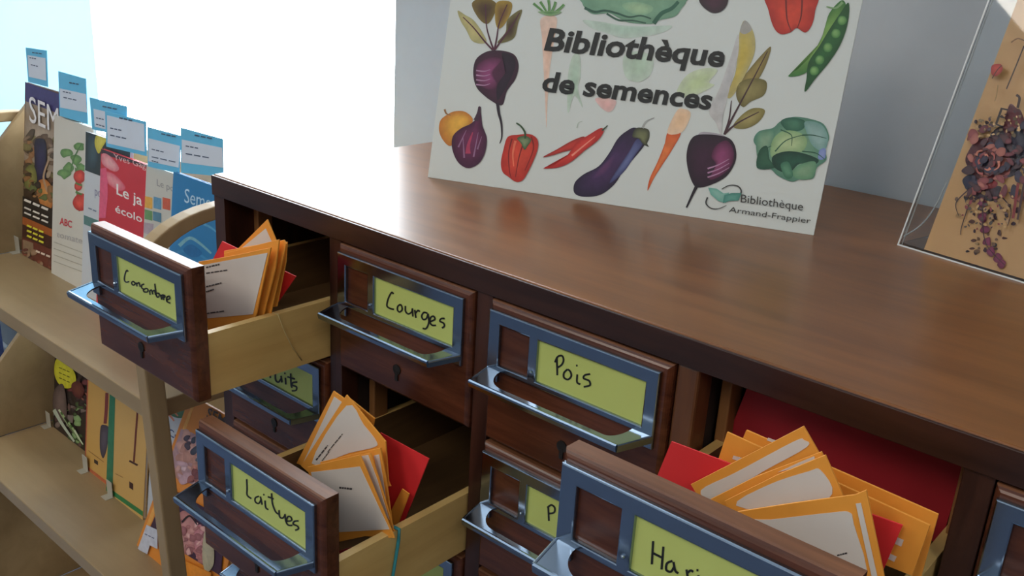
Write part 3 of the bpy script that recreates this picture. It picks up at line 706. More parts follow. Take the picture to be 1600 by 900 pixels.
# red pepper cut by the top edge
r.blob([(470, -30), (476, 40), (494, 100), (520, 126), (556, 120), (580, 104), (612, 120), (636, 92), (648, 40), (650, -30)], (176, 40, 34), (222, 72, 50))
for st in ([(540, 0), (544, 70), (560, 116)], [(600, 0), (596, 60), (582, 104)]): r.stroke(st, 7, (120, 28, 28), 3)
# pea pods
r.blob([(748, 0), (700, 50), (680, 120), (640, 196), (590, 250), (548, 282), (600, 276), (656, 236), (700, 170), (730, 90), (764, 40)], (58, 120, 60), (132, 178, 92))
r.blob([(772, 10), (770, 80), (744, 160), (700, 230), (650, 290), (610, 340), (616, 290), (624, 230), (664, 170), (700, 110), (740, 50)], (34, 86, 48), (44, 104, 56))
for x, y in ((725, 124), (695, 176), (665, 222), (645, 262), (748, 76)):
    r.blob([(x-17, y), (x-8, y-16), (x+10, y-15), (x+17, y), (x+8, y+15), (x-10, y+15)], (64, 128, 66), (134, 184, 112), at=(x-4, y-5))
r.stroke([(750, 8), (724, 30), (690, 24)], 10, (130, 170, 120), 4)
# cabbage
r.blob([(540, 440), (575, 432), (630, 440), (680, 460), (700, 510), (684, 550), (690, 590), (655, 620), (640, 660), (590, 664), (560, 672), (510, 650), (480, 624), (432, 620), (440, 560), (420, 520), (440, 486), (490, 474), (515, 452)], (86, 138, 118), (126, 168, 138))
for pts, c1, c2 in (([(520, 450), (560, 434), (610, 448), (600, 480), (550, 486)], (44, 98, 80), (74, 130, 104)), ([(610, 450), (670, 460), (696, 510), (680, 560), (640, 540), (620, 500)], (120, 164, 158), (156, 190, 186)),
    ([(430, 510), (460, 480), (500, 490), (480, 560), (440, 600)], (90, 142, 118), (140, 176, 146)), ([(440, 560), (470, 540), (480, 590), (500, 620), (434, 622)], (36, 84, 66), (56, 104, 80)),
    ([(490, 520), (530, 484), (590, 490), (618, 520), (600, 560), (540, 570), (486, 580)], (140, 178, 128), (184, 206, 156)), ([(490, 580), (540, 560), (600, 566), (660, 590), (640, 612), (590, 606), (550, 640), (500, 622)], (24, 64, 52), (40, 92, 72)),
    ([(560, 640), (600, 606), (650, 600), (640, 656), (590, 664)], (98, 150, 116), (136, 176, 140)), ([(520, 610), (550, 600), (566, 650), (540, 660)], (60, 118, 92), (96, 150, 120)), ([(664, 556), (686, 550), (684, 586), (660, 588)], (120, 140, 196), (140, 156, 206))):
    r.blob(pts, c1, c2)
for st in ([(500, 560), (540, 520), (600, 500)], [(520, 480), (560, 500), (560, 540)], [(600, 500), (640, 500), (690, 512)], [(440, 560), (486, 540)], [(600, 560), (650, 566), (684, 590)]): r.stroke(st, 5, (46, 96, 74), 2)
# library mark: open book in a swoosh
r.stroke([(302, 700), (330, 686), (360, 688), (374, 704), (372, 720)], 3, (60, 62, 62), 6)
r.stroke([(250, 730), (244, 752), (262, 770), (290, 772), (320, 760)], 6, (60, 62, 62), 2)
r.blob([(252, 694), (284, 698), (310, 716), (330, 712), (318, 750), (290, 744), (262, 720)], (110, 176, 162), (146, 198, 186), smooth=False)
r.blob([(306, 752), (312, 722), (340, 714), (376, 714), (364, 742), (330, 744)], (70, 140, 128), (104, 168, 156), smooth=False)
r.text('Bibliothèque', (372, 748), (602, 779), (375, 717), (62, 64, 62), shear=.0)
r.text('Armand-Frappier', (328, 784), (630, 827), (332, 763), (62, 64, 62), shear=.0)
r.build('printed_logo_and_vegetables', M['ink'], sg)
t = Ink(SP, .0008, 3.75, 780, 0)
t.text('Bibliothèque', (262, 290), (1312, 390), (290, 160), (30, 34, 36), bold=.030, shear=.05)
t.text('de semences', (246, 530), (1238, 640), (268, 412), (30, 34, 36), bold=.030, shear=.05)
t.build('lettering', M['ink'], sg)

# ------------------------------------------------------------------ acrylic poster holder
AP = lean_plane((.4945, .3026, 0), -12.6, 17); o_ = Vector((.4945, .3026, 0))
ah = empty('poster_holder', o_+AP.d*.11, 'clear acrylic holder leaning back with a tan floral poster inside', 'holder')
ah['label'] = 'clear bent acrylic sheet holder leaning back on the right of the cabinet top'
prism('front_sheet', [o_, o_+AP.d*.23, o_+AP.d*.23+AP.up*.31, o_+AP.up*.31], -AP.n*.002, M['acrylic'], ah, .0003)
q_ = o_-AP.n*.0032
prism('back_sheet', [q_, q_+AP.d*.23, q_+AP.d*.23+AP.up*.31, q_+AP.up*.31], -AP.n*.002, M['acrylic'], ah, .0003)
bk = -Vector((AP.n.x, AP.n.y, 0)).normalized()
pp = []
for i in range(9):
    u = i/8; pp.append(o_ - AP.n*.0055 + bk*(.115*math.sin(u*math.pi/2)) + Vector((0, 0, .001 + .10*(1-math.cos((1-u)*math.pi/2))*0)) + Vector((0, 0, .0)))
prism('foot_sheet', [o_-AP.n*.006+Vector((0, 0, .0012)), o_-AP.n*.006+AP.d*.23+Vector((0, 0, .0012)), o_+AP.d*.23+bk*.11+Vector((0, 0, .0012)), o_+bk*.11+Vector((0, 0, .0012))], (0, 0, .002), M['acrylic'], ah, .0003)
def strip(a, b_, w_): return prism('bright_edge_strip', [a, b_, b_+w_, a+w_], AP.n*.0004, M['pale_edge'], ah)  # pale strips paint in the brightness of the clear sheet's edges
strip(o_+AP.n*.0001, o_+AP.up*.31+AP.n*.0001, AP.d*.0012)
strip(o_-AP.n*.0052+AP.d*.001, o_-AP.n*.0052+AP.d*.001+AP.up*.31, AP.d*.0008)
strip(o_+AP.d*.0012+AP.n*.0001, o_+AP.d*.23+AP.n*.0001, AP.up*.0012)
ce = Plane(o_-AP.n*.0075, AP.n)
tube('curved_back_edge', [ce.at(*q_) for q_ in spline([(1409, 372), (1440, 352), (1464, 320), (1480, 284)], False)], .0006, M['pale_edge'], ah, sides=6)
# poster held between the sheets: a thing of its own
pq = o_-AP.n*.0024+AP.d*.0215+AP.up*.003
po = empty('poster', pq+AP.d*.09, 'tan poster with dark red rose spray inside the clear acrylic holder', 'poster')
prism('poster_sheet', [pq, pq+AP.d*.195, pq+AP.d*.195+AP.up*.27, pq+AP.up*.27], -AP.n*.0005, M['parchment'], po)
PP_ = Plane(pq, AP.n)
p = Ink(PP_, .00012, 1.957, 1360, 0)
def rnd(x, y, rx, ry, n=9, j=.25): return [(x+rx*math.cos(i*2*math.pi/n)*(1+random.uniform(-j, j)), y+ry*math.sin(i*2*math.pi/n)*(1+random.uniform(-j, j))) for i in range(n)]
p.blob(rnd(410, 470, 62, 80, 12, .12), (42, 28, 50), (60, 26, 40))
p.blob(rnd(350, 490, 56, 68, 12, .10), (88, 26, 38), (120, 44, 52))
p.blob(rnd(395, 500, 34, 44, 9, .2), (150, 70, 66), (178, 104, 90))
for i in range(5):
    a = i*1.25; p.blob(rnd(352+26*math.cos(a), 492+30*math.sin(a), 16, 12, 7, .2), (110, 30, 44), (160, 84, 80))
p.blob(rnd(346, 494, 16, 16, 8, .15), (30, 24, 44), (46, 40, 70))
p.blob(rnd(440, 380, 30, 60, 10, .2), (86, 24, 36), (126, 40, 48))
p.blob(rnd(455, 440, 24, 50, 9, .2), (26, 24, 44), (40, 34, 62))
p.blob(rnd(310, 560, 24, 26, 9, .3), (34, 34, 60), (54, 52, 84))
p.blob(rnd(360, 590, 44, 24, 10, .3), (40, 28, 44), (70, 34, 50))
p.blob(rnd(365, 560, 26, 18, 9, .3), (140, 40, 50), (170, 60, 60))
for i in range(46):
    u = random.random(); x = 350+random.gauss(0, 50)*(1-.5*u); y = 590+u*190
    c1 = random.choice([(90, 50, 40), (130, 96, 70), (70, 36, 50), (176, 140, 90), (50, 40, 44)])
    p.blob(rnd(x, y, random.uniform(4, 9), random.uniform(4, 8), 6, .4), c1)
for i in range(26):
    p.blob(rnd(random.uniform(320, 455), random.uniform(360, 430) if i % 2 else random.uniform(600, 670), 6, 6, 6, .4), random.choice([(196, 160, 110), (110, 90, 60), (60, 34, 44)]))
for x, y in ((340, 620), (345, 665), (350, 700), (358, 740), (372, 770), (390, 790), (402, 806)): p.blob(rnd(x, y, 13, 14, 7, .35), (120, 34, 70), (150, 56, 100))
for st in ([(346, 600), (344, 680), (356, 750), (412, 812)], [(300, 580), (262, 620), (270, 660)], [(310, 600), (280, 690), (276, 718)], [(400, 600), (430, 640), (420, 690)]): p.stroke(st, 4, (64, 38, 44), 2)
for i in range(14):
    a = i*.45; rr = 44-1.5*i; p.stroke([(350+rr*math.cos(a), 492+rr*1.15*math.sin(a)), (350+rr*1.04*math.cos(a+.5), 492+rr*1.2*math.sin(a+.5)), (350+rr*.9*math.cos(a+1), 492+rr*1.0*math.sin(a+1))], 8, [(60, 18, 30), (150, 76, 70), (104, 34, 44), (190, 120, 100)][i % 4], 2)
mottle(p, [(300, 400), (470, 380), (470, 610), (296, 600)], [(48, 24, 34), (90, 30, 42), (34, 30, 54), (120, 50, 54), (150, 84, 74), (60, 26, 36)], 70, 15, 31)
for i in range(14):
    a = i*.9; rr = 40-2*i; p.stroke([(352+rr*math.cos(a), 492+rr*1.15*math.sin(a)), (352+rr*1.08*math.cos(a+.4), 492+rr*1.2*math.sin(a+.4)), (352+rr*.9*math.cos(a+.8), 492+rr*1.0*math.sin(a+.8))], 9, [(190, 116, 96), (70, 20, 32), (160, 80, 74), (112, 36, 46)][i % 4], 2)
mottle(p, [(330, 360), (460, 330), (460, 400), (320, 420)], [(176, 140, 90), (110, 90, 60), (196, 160, 110), (60, 34, 44)], 34, 6, 32)
mottle(p, [(270, 590), (440, 600), (430, 700), (290, 700)], [(176, 140, 90), (70, 36, 44), (60, 50, 44), (120, 40, 50), (150, 116, 80)], 60, 6, 33)
mottle(p, [(470, 440), (640, 480), (640, 680), (470, 640)], [(48, 24, 34), (90, 30, 42), (34, 30, 54), (120, 50, 54), (150, 84, 74), (176, 140, 90)], 70, 15, 35)
p.blob([(372, 200), (398, 196), (404, 214), (386, 232), (370, 226)], (150, 40, 40), (186, 70, 60)); p.stroke([(372, 240), (388, 214), (402, 200)], 3, (80, 40, 36))
p.stroke([(430, 130), (450, 118), (470, 124)], 4, (120, 84, 50)); p.stroke([(390, 260), (386, 290), (380, 310)], 3, (150, 120, 70))
p.stroke([(470, 140), (446, 200), (416, 272)], 4, (50, 34, 30))
p.stroke([(384, 380), (402, 330)], 7, (40, 26, 26)); p.stroke([(402, 332), (420, 336)], 5, (40, 26, 26)); p.stroke([(394, 356), (410, 360)], 5, (40, 26, 26)); p.stroke([(384, 380), (400, 386)], 5, (40, 26, 26))
p.stroke([(452, 560), (436, 668)], 9, (120, 30, 34)); p.stroke([(470, 560), (450, 672)], 7, (60, 30, 30))
p.stroke([(446, 290), (456, 300), (450, 330)], 8, (50, 30, 32))
p.build('printed_roses', M['ink'], po)

# ------------------------------------------------------------------ book trolley
TX0, TX1 = -.79, -.15
tr_ = empty('book_trolley', ((TX0+TX1)/2, .13, FL), 'pale maple book trolley with arched end frame standing left of the cabinet', 'trolley')
def arch(xa, xb):
    """bent plywood end frame: two legs joined by a rounded top"""
    yf, yb, zt = -.0165, .238, -.0715; R = .10; t = .022
    def path(off):
        pts = [(yf+off+.034, FL+.05)]
        N = 12
        for i in range(N+1):
            a = math.pi - i/N*math.pi/2; pts.append((yf+R+.012+(R+.012-off)*math.cos(a), zt-R*.72+(R*.72-off*.72)*math.sin(a)))
        for i in range(N+1):
            a = math.pi/2 - i/N*math.pi/2; pts.append((yb-R+(R-off)*math.cos(a), zt-R*.72+(R*.72-off*.72)*math.sin(a)))
        pts.append((yb-off, FL+.05)); return pts
    o = path(0); i_ = path(t); n = len(o); vs = []; fs = []
    for x in (xa, xb):
        vs += [(x, y, z) for y, z in o]; vs += [(x, y, z) for y, z in i_]
    for j in range(n-1):
        fs += [(j, j+1, n+j+1, n+j), (2*n+j, 3*n+j, 3*n+j+1, 2*n+j+1), (j, 2*n+j, 2*n+j+1, j+1), (n+j, n+j+1, 3*n+j+1, 3*n+j)]
    fs += [(0, n, 3*n, 2*n), (n-1, 3*n-1, 4*n-1, 2*n-1)]
    ob = pydata('end_frame', vs, fs, M['trolley_edge'], tr_)
    bm = bmesh.new(); bm.from_mesh(ob.data); bmesh.ops.recalc_face_normals(bm, faces=bm.faces); bm.to_mesh(ob.data); bm.free()
    md = ob.modifiers.new('b', 'BEVEL'); md.width = .002; md.segments = 2; md.limit_method = 'ANGLE'
arch(TX1-.020, TX1); arch(TX0-.030, TX0-.010)
for z in (-.29, -.60, -.91):
    box('shelf', (TX0, 0, z-.022), (TX1-.020, .225, z), M['trolley'], tr_, .0015)
    prism('end_board', [(TX0-.010, 0, z), (TX0-.010, 0, z+.288), (TX0-.010, .162, z+.288), (TX0-.010, .225, z+.288), (TX0-.010, .225, z)] if z < -.9 else [(TX0-.010, 0, z), (TX0-.010, 0, z+.05), (TX0-.010, .162, z+.232), (TX0-.010, .225, z+.232), (TX0-.010, .225, z)], (.010, 0, 0), M['trolley'], tr_, .001)
    a = math.radians(9)
    prism('back_board', [(TX0, .170, z), (TX0, .182, z), (TX0, .182+.035, z+.20), (TX0, .170+.035, z+.20)], (TX1-.020-TX0, 0, 0), M['trolley'], tr_)
for x in (TX0-.020, TX1-.010):
    for y in (.03, .21):
        bm = bmesh.new(); bmesh.ops.create_cone(bm, segments=20, radius1=.024, radius2=.024, depth=.018)
        for v in bm.verts: v.co = Vector((x+v.co.z, y+v.co.x, FL+.025+v.co.y))
        me = bpy.data.meshes.new('caster'); bm.to_mesh(me); bm.free(); wh = link('caster', me, M['hole'], tr_)
        box('caster_fork', (x-.012, y-.010, FL+.025), (x+.012, y+.010, FL+.056), M['metal_dark'], tr_)

def book(label, yb, zs, tl, tr, inkfn, cover, group, cat='book', name='book', thick=.0045, lean=7, yawd=0):
    pl = lean_plane((0, yb, zs), yawd, lean); A = pl.at(*tl); B = pl.at(*tr)
    h = (A.z-zs)/math.cos(math.radians(lean)); bl_ = A-pl.up*h; br_ = bl_+pl.d*((B-A).dot(pl.d))
    e = empty(name, ((bl_+br_)/2), label, cat, group)
    c = prism('cover', [bl_, br_, br_+pl.up*h, bl_+pl.up*h], -pl.n*.0006, cover, e)
    prism('pages', [v-pl.n*.0006+w_ for v, w_ in ((bl_, pl.d*.001+pl.up*.001), (br_, -pl.d*.001+pl.up*.001), (br_+pl.up*h, -pl.d*.001-pl.up*.001), (bl_+pl.up*h, pl.d*.001-pl.up*.001))], -pl.n*(thick-.0012), M['paper'], e)
    prism('back_cover', [v-pl.n*(thick-.0006) for v in (bl_, br_, br_+pl.up*h, bl_+pl.up*h)], -pl.n*.0006, cover, e)
    ink = Ink(pl, .0002); inkfn(ink); 
    if ink.v:
        # keep the print on the cover
        W__ = (br_-bl_).dot(pl.d)
        for i, v in enumerate(ink.v):
            u_ = (v-bl_).dot(pl.d); w_ = (v-bl_).dot(pl.up); l_ = (v-bl_).dot(pl.n)
            ink.v[i] = bl_ + pl.d*min(max(u_, .0004), W__-.0004) + pl.up*min(max(w_, .0004), h-.0004) + pl.n*l_
        ink.build('cover_print', M['ink'], e)
    return pl
def covermat(nm, c): return mat(nm, c, .38, noise=(25, .06, 0))
def q4(ink, pts, c): ink.blob(pts, c, smooth=False)
WHT = (232, 230, 224)
def words(ink, a, b_, wd, c, n=5):
    for i in range(n):
        u0_, u1_ = i/n, (i+.78)/n
        ink.stroke([(a[0]+(b_[0]-a[0])*u0_, a[1]+(b_[1]-a[1])*u0_), (a[0]+(b_[0]-a[0])*u1_, a[1]+(b_[1]-a[1])*u1_)], wd, c)
GU = 'gardening books on the upper trolley shelf'
def art1(k):
    q4(k, [(40, 128), (130, 160), (130, 192), (40, 158)], (62, 56, 110))
    q4(k, [(40, 158), (130, 192), (130, 290), (37, 250)], (150, 132, 112))
    k.blob([(42, 190), (60, 186), (84, 200), (90, 250), (60, 262), (40, 240)], (150, 132, 112), (178, 160, 140))
    q4(k, [(36, 268), (90, 292), (90, 330), (36, 308)], (60, 44, 32))
    mottle(k, [(38, 200), (90, 216), (90, 320), (36, 296)], [(120, 98, 78), (92, 70, 50), (150, 128, 104), (70, 56, 40), (110, 100, 60), (138, 96, 60)], 60, 7, 3)
    k.blob([(54, 222), (62, 216), (72, 224), (72, 262), (70, 290), (56, 284), (54, 250)], (26, 24, 44), (46, 44, 80))
    k.blob([(40, 264), (52, 258), (58, 280), (50, 296), (38, 290)], (96, 100, 52), (140, 136, 72))
    k.blob([(58, 288), (70, 280), (82, 296), (80, 326), (64, 322)], (170, 100, 44), (206, 140, 74)); k.stroke([(76, 250), (68, 276), (74, 300)], 3, (170, 140, 110))
    q4(k, [(35, 306), (90, 330), (90, 362), (35, 340)], (40, 34, 30)); q4(k, [(35, 338), (90, 362), (90, 374), (35, 350)], (160, 86, 40))
    q4(k, [(34, 350), (90, 374), (90, 392), (34, 372)], (66, 36, 28)); q4(k, [(34, 370), (90, 394), (90, 430), (34, 396)], (104, 52, 40)); q4(k, [(36, 374), (52, 380), (52, 400), (36, 394)], (140, 116, 90))
    mottle(k, [(36, 268), (88, 292), (88, 326), (36, 302)], [(60, 44, 30), (90, 66, 40), (130, 90, 50), (84, 92, 48), (44, 34, 28)], 30, 6, 5)
    mottle(k, [(36, 386), (88, 410), (88, 440), (34, 396)], [(90, 44, 34), (120, 64, 44), (60, 40, 34), (140, 110, 84)], 16, 5, 6)
    for y in (312, 324, 332): words(k, (38, y), (78, y+17), 3.6 if y < 320 else 2.6, (222, 214, 200), 3)
    for y in (352, 360, 368): words(k, (42, y), (70, y+12), 3, (214, 206, 60), 3)
    words(k, (56, 392), (80, 402), 3, (220, 200, 180), 3)
    k.text('SEM', (46, 190), (92, 210), (45, 147), (228, 226, 226))
book('magazine with purple top band and big white letters, leftmost on the upper trolley shelf', .118, -.29, (39, 128), (126, 158), art1, covermat('magazine_brown', (92, 66, 48)), GU, 'magazine', 'magazine')
def art2(k):
    for c in ((104, 240), (118, 250), (108, 262), (122, 228), (100, 272), (126, 262)): k.blob(rnd(c[0], c[1], 9, 7, 8, .35), (84, 128, 70), (120, 160, 96))
    k.stroke([(110, 270), (116, 246), (128, 224)], 2, (80, 120, 70)); k.stroke([(118, 262), (120, 300), (124, 330)], 2, (90, 120, 70))
    for x, y, r_ in ((124, 276, 9), (126, 316, 12), (122, 291, 6)): k.blob(rnd(x, y, r_, r_*1.15, 10, .06), (176, 44, 40), (222, 84, 70))
    k.stroke([(118, 286), (128, 290)], 3, (90, 130, 70)); k.stroke([(118, 300), (128, 304)], 3, (90, 130, 70))
    k.text('ABC', (93, 350), (112, 356), (93.5, 339), (206, 58, 70), bold=.02)
    k.text('tomate', (88, 370), (128, 381), (89, 360), (176, 172, 170))
    for y in (378, 388, 398, 408): k.stroke([(84, y), (132, y+18)], 1.2, (170, 166, 150))
book('tall off-white book with tomato branch and small red letters ABC', .112, -.29, (85, 180), (146, 201), art2, covermat('cover_offwhite', (206, 202, 190)), GU)
def art3(k):
    q4(k, [(133, 200), (226, 236), (222, 300), (133, 266)], (44, 58, 60)); k.blob([(138, 214), (150, 210), (154, 240), (148, 262), (138, 256)], (40, 58, 66), (66, 88, 96))
    k.blob([(150, 212), (158, 207), (166, 218), (160, 230), (154, 240), (148, 226)], (190, 178, 56), (222, 210, 96))
    k.text('po', (148, 305), (158, 309), (148, 290), (140, 138, 168)); words(k, (138, 325), (152, 331), 2, (120, 130, 150), 2)
    q4(k, [(131, 336), (160, 347), (160, 362), (131, 350)], (88, 128, 124))
book('white book with dark green courgette photo and yellow flower across its top', .106, -.29, (134, 205), (204, 232), art3, covermat('cover_white', (198, 202, 206)), GU)
def art4(k):
    q4(k, [(158, 228), (230, 256), (230, 262), (158, 240)], (60, 50, 60))
    k.blob([(160, 240), (172, 244), (186, 262), (178, 268), (160, 256)], (214, 120, 130), (230, 170, 172)); k.blob([(160, 268), (178, 272), (196, 292), (186, 298), (168, 286)], (214, 90, 110), (232, 150, 156))
    k.stroke([(160, 262), (162, 300), (158, 340)], 12, (222, 92, 124), 14)
    k.text('Yves Gag', (178, 249), (228, 264), (177, 239), (228, 186, 186)); k.text('Le ja', (182, 303), (222, 322), (182, 286), WHT, bold=.012); k.text('écolo', (180, 331), (222, 348), (180, 319), WHT, bold=.012)
book('red gardening book with white title beginning Le ja on the upper trolley shelf', .100, -.29, (158, 232), (229, 257), art4, covermat('cover_red', (202, 46, 58)), GU)
def art5(k):
    k.text('Le po', (245, 290), (272, 300), (245, 279), (140, 138, 140))
    for i, c in enumerate(((226, 170, 72), (96, 148, 180), (200, 92, 64))): q4(k, [(226+i*14, 306+i*1), (238+i*14, 309+i*1), (238+i*14, 327+i), (226+i*14, 324+i)], c)
    q4(k, [(226, 327), (238, 330), (238, 345), (226, 342)], (106, 150, 96)); q4(k, [(239, 330), (252, 333), (252, 348), (239, 344)], (84, 128, 150)); q4(k, [(222, 346), (240, 350), (238, 368), (220, 362)], (176, 160, 168))
book('pale grey book with rows of small coloured squares', .094, -.29, (229, 256), (292, 278), art5, covermat('cover_grey', (196, 194, 184)), GU)
def art6(k):
    k.text('Semences', (288, 316), (364, 338), (289, 293), (176, 206, 226))
    k.stroke([(280, 384), (296, 372), (312, 380), (330, 396)], 6, (120, 172, 186), 3); k.stroke([(270, 396), (300, 392), (326, 408)], 5, (60, 136, 186), 3); k.stroke([(318, 350), (330, 356), (342, 366)], 4, (90, 160, 196), 2)
    k.blob([(286, 390), (300, 382), (316, 396), (300, 402)], (30, 104, 160))
book('blue book titled Semences standing beside the cabinet behind the trolley arch', .088, -.29, (271, 268), (366, 302), art6, covermat('cover_blue', (40, 122, 176)), GU)
# paper slips standing out of the books
GS = 'blue and white catalogue slips standing out of the upper books'
def slip(label, yb, px, white, lines):
    pl = lean_plane((0, yb, -.29), 0, 7); z0 = min(pl.at(*q).z for q in px); c = sum((pl.at(*q) for q in px), Vector())/4
    e = empty('catalogue_slip', (c.x, c.y, z0), label, 'paper slip', GS)
    slab('slip_sheet', pl, px, .0005, M['slip'], e, lift=.0016)
    slab('white_panel', pl, white, .0002, M['slip_white'], e, lift=.0019)
    k = Ink(pl, .0021)
    for a, b_, wd in lines: words(k, a, b_, wd, (70, 84, 110), 3)
    k.build('printed_lines', M['ink'], e)
slip('narrow blue slip above the purple-topped magazine, highest of the row', .118, [(40, 74), (73, 79), (75, 136), (44, 128)], [(43, 86), (71, 91), (72, 126), (45, 120)], [((46, 90), (57, 92), 1.6), ((48, 101), (60, 104), 1.6), ((50, 82), (66, 84), 1.6)])
slip('blue slip above the off-white tomato book, second from the left', .112, [(91, 111), (134, 123), (137, 194), (93, 181)], [(93, 138), (134, 147), (136, 176), (94, 168)], [((98, 143), (112, 146), 1.6), ((99, 152), (121, 157), 1.6), ((108, 129), (124, 132), 2)])
slip('blue slip half hidden behind the one on the red book', .106, [(140, 152), (198, 166), (199, 214), (144, 202)], [(146, 170), (198, 182), (198, 210), (148, 198)], [((150, 184), (163, 187), 1.6), ((150, 194), (164, 198), 1.6), ((160, 166), (184, 171), 2)])
slip('slip with narrow blue border standing on the red book', .100, [(164, 173), (228, 190), (229, 244), (166, 229)], [(167, 180), (225, 194), (226, 237), (168, 224)], [((172, 200), (191, 204), 1.8), ((172, 211), (199, 217), 1.8), ((186, 184), (208, 189), 2.4)])
slip('blue slip on the pale grey book, second from the right', .094, [(230, 198), (283, 212), (280, 271), (231, 260)], [(232, 216), (281, 228), (279, 262), (232, 252)], [((237, 233), (257, 238), 1.6), ((237, 245), (277, 254), 1.6), ((237, 251), (248, 254), 1.6), ((252, 209), (276, 214), 2)])
slip('blue slip above the blue Semences book, rightmost of the row', .088, [(282, 199), (348, 217), (349, 276), (283, 270)], [(284, 218), (347, 231), (348, 262), (284, 254)], [((290, 228), (311, 232), 1.8), ((290, 240), (329, 247), 1.8), ((304, 211), (333, 217), 2)])

# lower shelf
GL = 'books on the lower trolley shelf'
def b1(k):
    mottle(k, [(82, 606), (134, 636), (128, 700), (80, 660)], [(40, 30, 30), (84, 60, 56), (60, 80, 44), (110, 96, 90), (30, 26, 26), (120, 150, 96)], 60, 6, 9)
    mottle(k, [(110, 580), (138, 596), (134, 640), (108, 610)], [(90, 34, 38), (50, 34, 34), (120, 70, 60), (40, 30, 28)], 24, 6, 11)
    k.blob([(86, 566), (92, 560), (106, 568), (118, 586), (116, 602), (104, 607), (92, 600), (85, 584)], (196, 190, 44), (210, 204, 60))
    for y in (574, 582, 590): words(k, (92, y), (110, y+8), 1.4, (110, 104, 30), 3)
    k.blob([(84, 612), (98, 600), (104, 630), (102, 660), (84, 640)], (80, 66, 62), (116, 98, 92))
    for i in range(9): k.stroke([(92+i*3, 640+i*4), (104+i*3, 660+i*4), (122+i, 686+i)], 3, random.choice([(150, 176, 120), (196, 208, 172), (70, 110, 54), (30, 40, 24)]), 1)
    k.stroke([(84, 640), (98, 664), (116, 690)], 6, (180, 190, 170), 3); k.blob([(112, 600), (124, 596), (132, 610), (126, 622), (114, 616)], (80, 30, 34), (110, 60, 50))
book('dark book with green leaves and a round yellow sticker, leftmost on the lower trolley shelf', .1325, -.60, (86, 545), (152, 590), b1, covermat('cover_black_green', (44, 36, 34)), GL)
def b2(k):
    q4(k, [(130, 560), (139, 566), (134, 724), (127, 718)], (176, 84, 62)); q4(k, [(128, 722), (175, 758), (175, 764), (128, 728)], (190, 100, 62))
    k.stroke([(167, 614), (166, 640), (164, 662)], 5, (120, 50, 50)); k.blob([(157, 668), (163, 664), (170, 670), (167, 700), (161, 716), (156, 700)], (58, 52, 66), (84, 78, 92))
    q4(k, [(147, 717), (153, 721), (153, 727), (147, 723)], (50, 34, 30)); k.stroke([(138, 704), (162, 722)], 1, (150, 110, 60))
book('ochre book with a garden trowel and red spine on the lower trolley shelf', .1085, -.60, (137, 570), (184, 596), b2, covermat('cover_ochre', (202, 158, 84)), GL)
def b3(k):
    q4(k, [(166, 580), (181, 588), (176, 764), (163, 756)], (44, 116, 84)); q4(k, [(163, 757), (232, 806), (232, 814), (163, 766)], (44, 124, 70))
    k.stroke([(215, 640), (212, 680), (209, 722)], 3, (110, 50, 36)); k.stroke([(202, 720), (215, 727)], 3, (70, 40, 36)); q4(k, [(202, 752), (208, 756), (208, 766), (202, 762)], (60, 28, 26)); k.stroke([(180, 740), (192, 746)], 1, (150, 110, 60))
book('beige book with green spine and a hoe on the lower trolley shelf', .1005, -.60, (172, 590), (232, 625), b3, covermat('cover_beige', (204, 164, 96)), GL)
def b4(k):
    k.blob([(258, 626), (276, 616), (292, 628), (286, 652), (266, 648)], (60, 104, 74), (96, 140, 104)); k.stroke([(256, 632), (268, 640), (278, 650)], 4, (206, 120, 90), 2); k.stroke([(256, 642), (266, 650), (272, 658)], 4, (206, 120, 90), 2)
    k.text('Cult', (264, 680), (286, 694), (264, 668), (50, 70, 120), bold=.01)
book('white book with carrots and green leaves behind the trolley post', .088, -.60, (240, 600), (306, 634), b4, covermat('cover_pale', (186, 192, 200)), GL)
# big orange magazine leaning over
ML = lean_plane((0, .064, -.60), 0, 7)
mg = [(297, 617), (402, 676), (342, 945), (210, 862)]
c = ML.at(210, 862)
e = empty('magazine', (c.x+.05, c.y, -.60), 'large orange magazine titled SEM with pink flowers, tilted across the lower shelf behind the post', 'magazine', GL)
slab('cover', ML, mg, .003, covermat('cover_orange', (222, 138, 52)), e)
k = Ink(ML, .0003)
q4(k, [(302, 626), (306, 628), (224, 850), (219, 846)], (236, 170, 84))
q4(k, [(283, 670), (300, 676), (372, 716), (352, 780), (258, 738)], (176, 142, 148))
mottle(k, [(292, 676), (340, 700), (322, 770), (266, 738)], [(186, 150, 160), (206, 176, 184), (160, 124, 130), (176, 128, 116), (196, 150, 140)], 60, 10, 21)
mottle(k, [(290, 680), (322, 696), (318, 722), (284, 706)], [(56, 62, 78), (84, 88, 100), (70, 60, 74)], 9, 6, 22)
mottle(k, [(300, 716), (322, 726), (316, 760), (296, 750)], [(150, 90, 84), (184, 120, 110), (110, 60, 62)], 12, 6, 23)
k.text('SEMENCES', (322, 652), (400, 694), (326, 636), (62, 48, 40), bold=.015)
q4(k, [(262, 760), (352, 812), (345, 900), (232, 830)], (66, 40, 62))
k.blob([(278, 806), (290, 798), (304, 812), (306, 840), (300, 866), (284, 862), (276, 836)], (176, 116, 112), (210, 150, 146)); k.blob([(304, 830), (314, 820), (320, 846), (318, 874), (306, 868)], (190, 120, 130), (216, 156, 160))
mottle(k, [(280, 806), (322, 826), (322, 880), (278, 858)], [(200, 144, 138), (170, 108, 106), (216, 166, 160), (150, 92, 96)], 40, 6, 24)
k.blob([(320, 830), (332, 840), (334, 880), (322, 894), (316, 870)], (186, 176, 144), (200, 190, 160)); k.stroke([(284, 816), (296, 806), (308, 820)], 3, (40, 24, 28), 2)
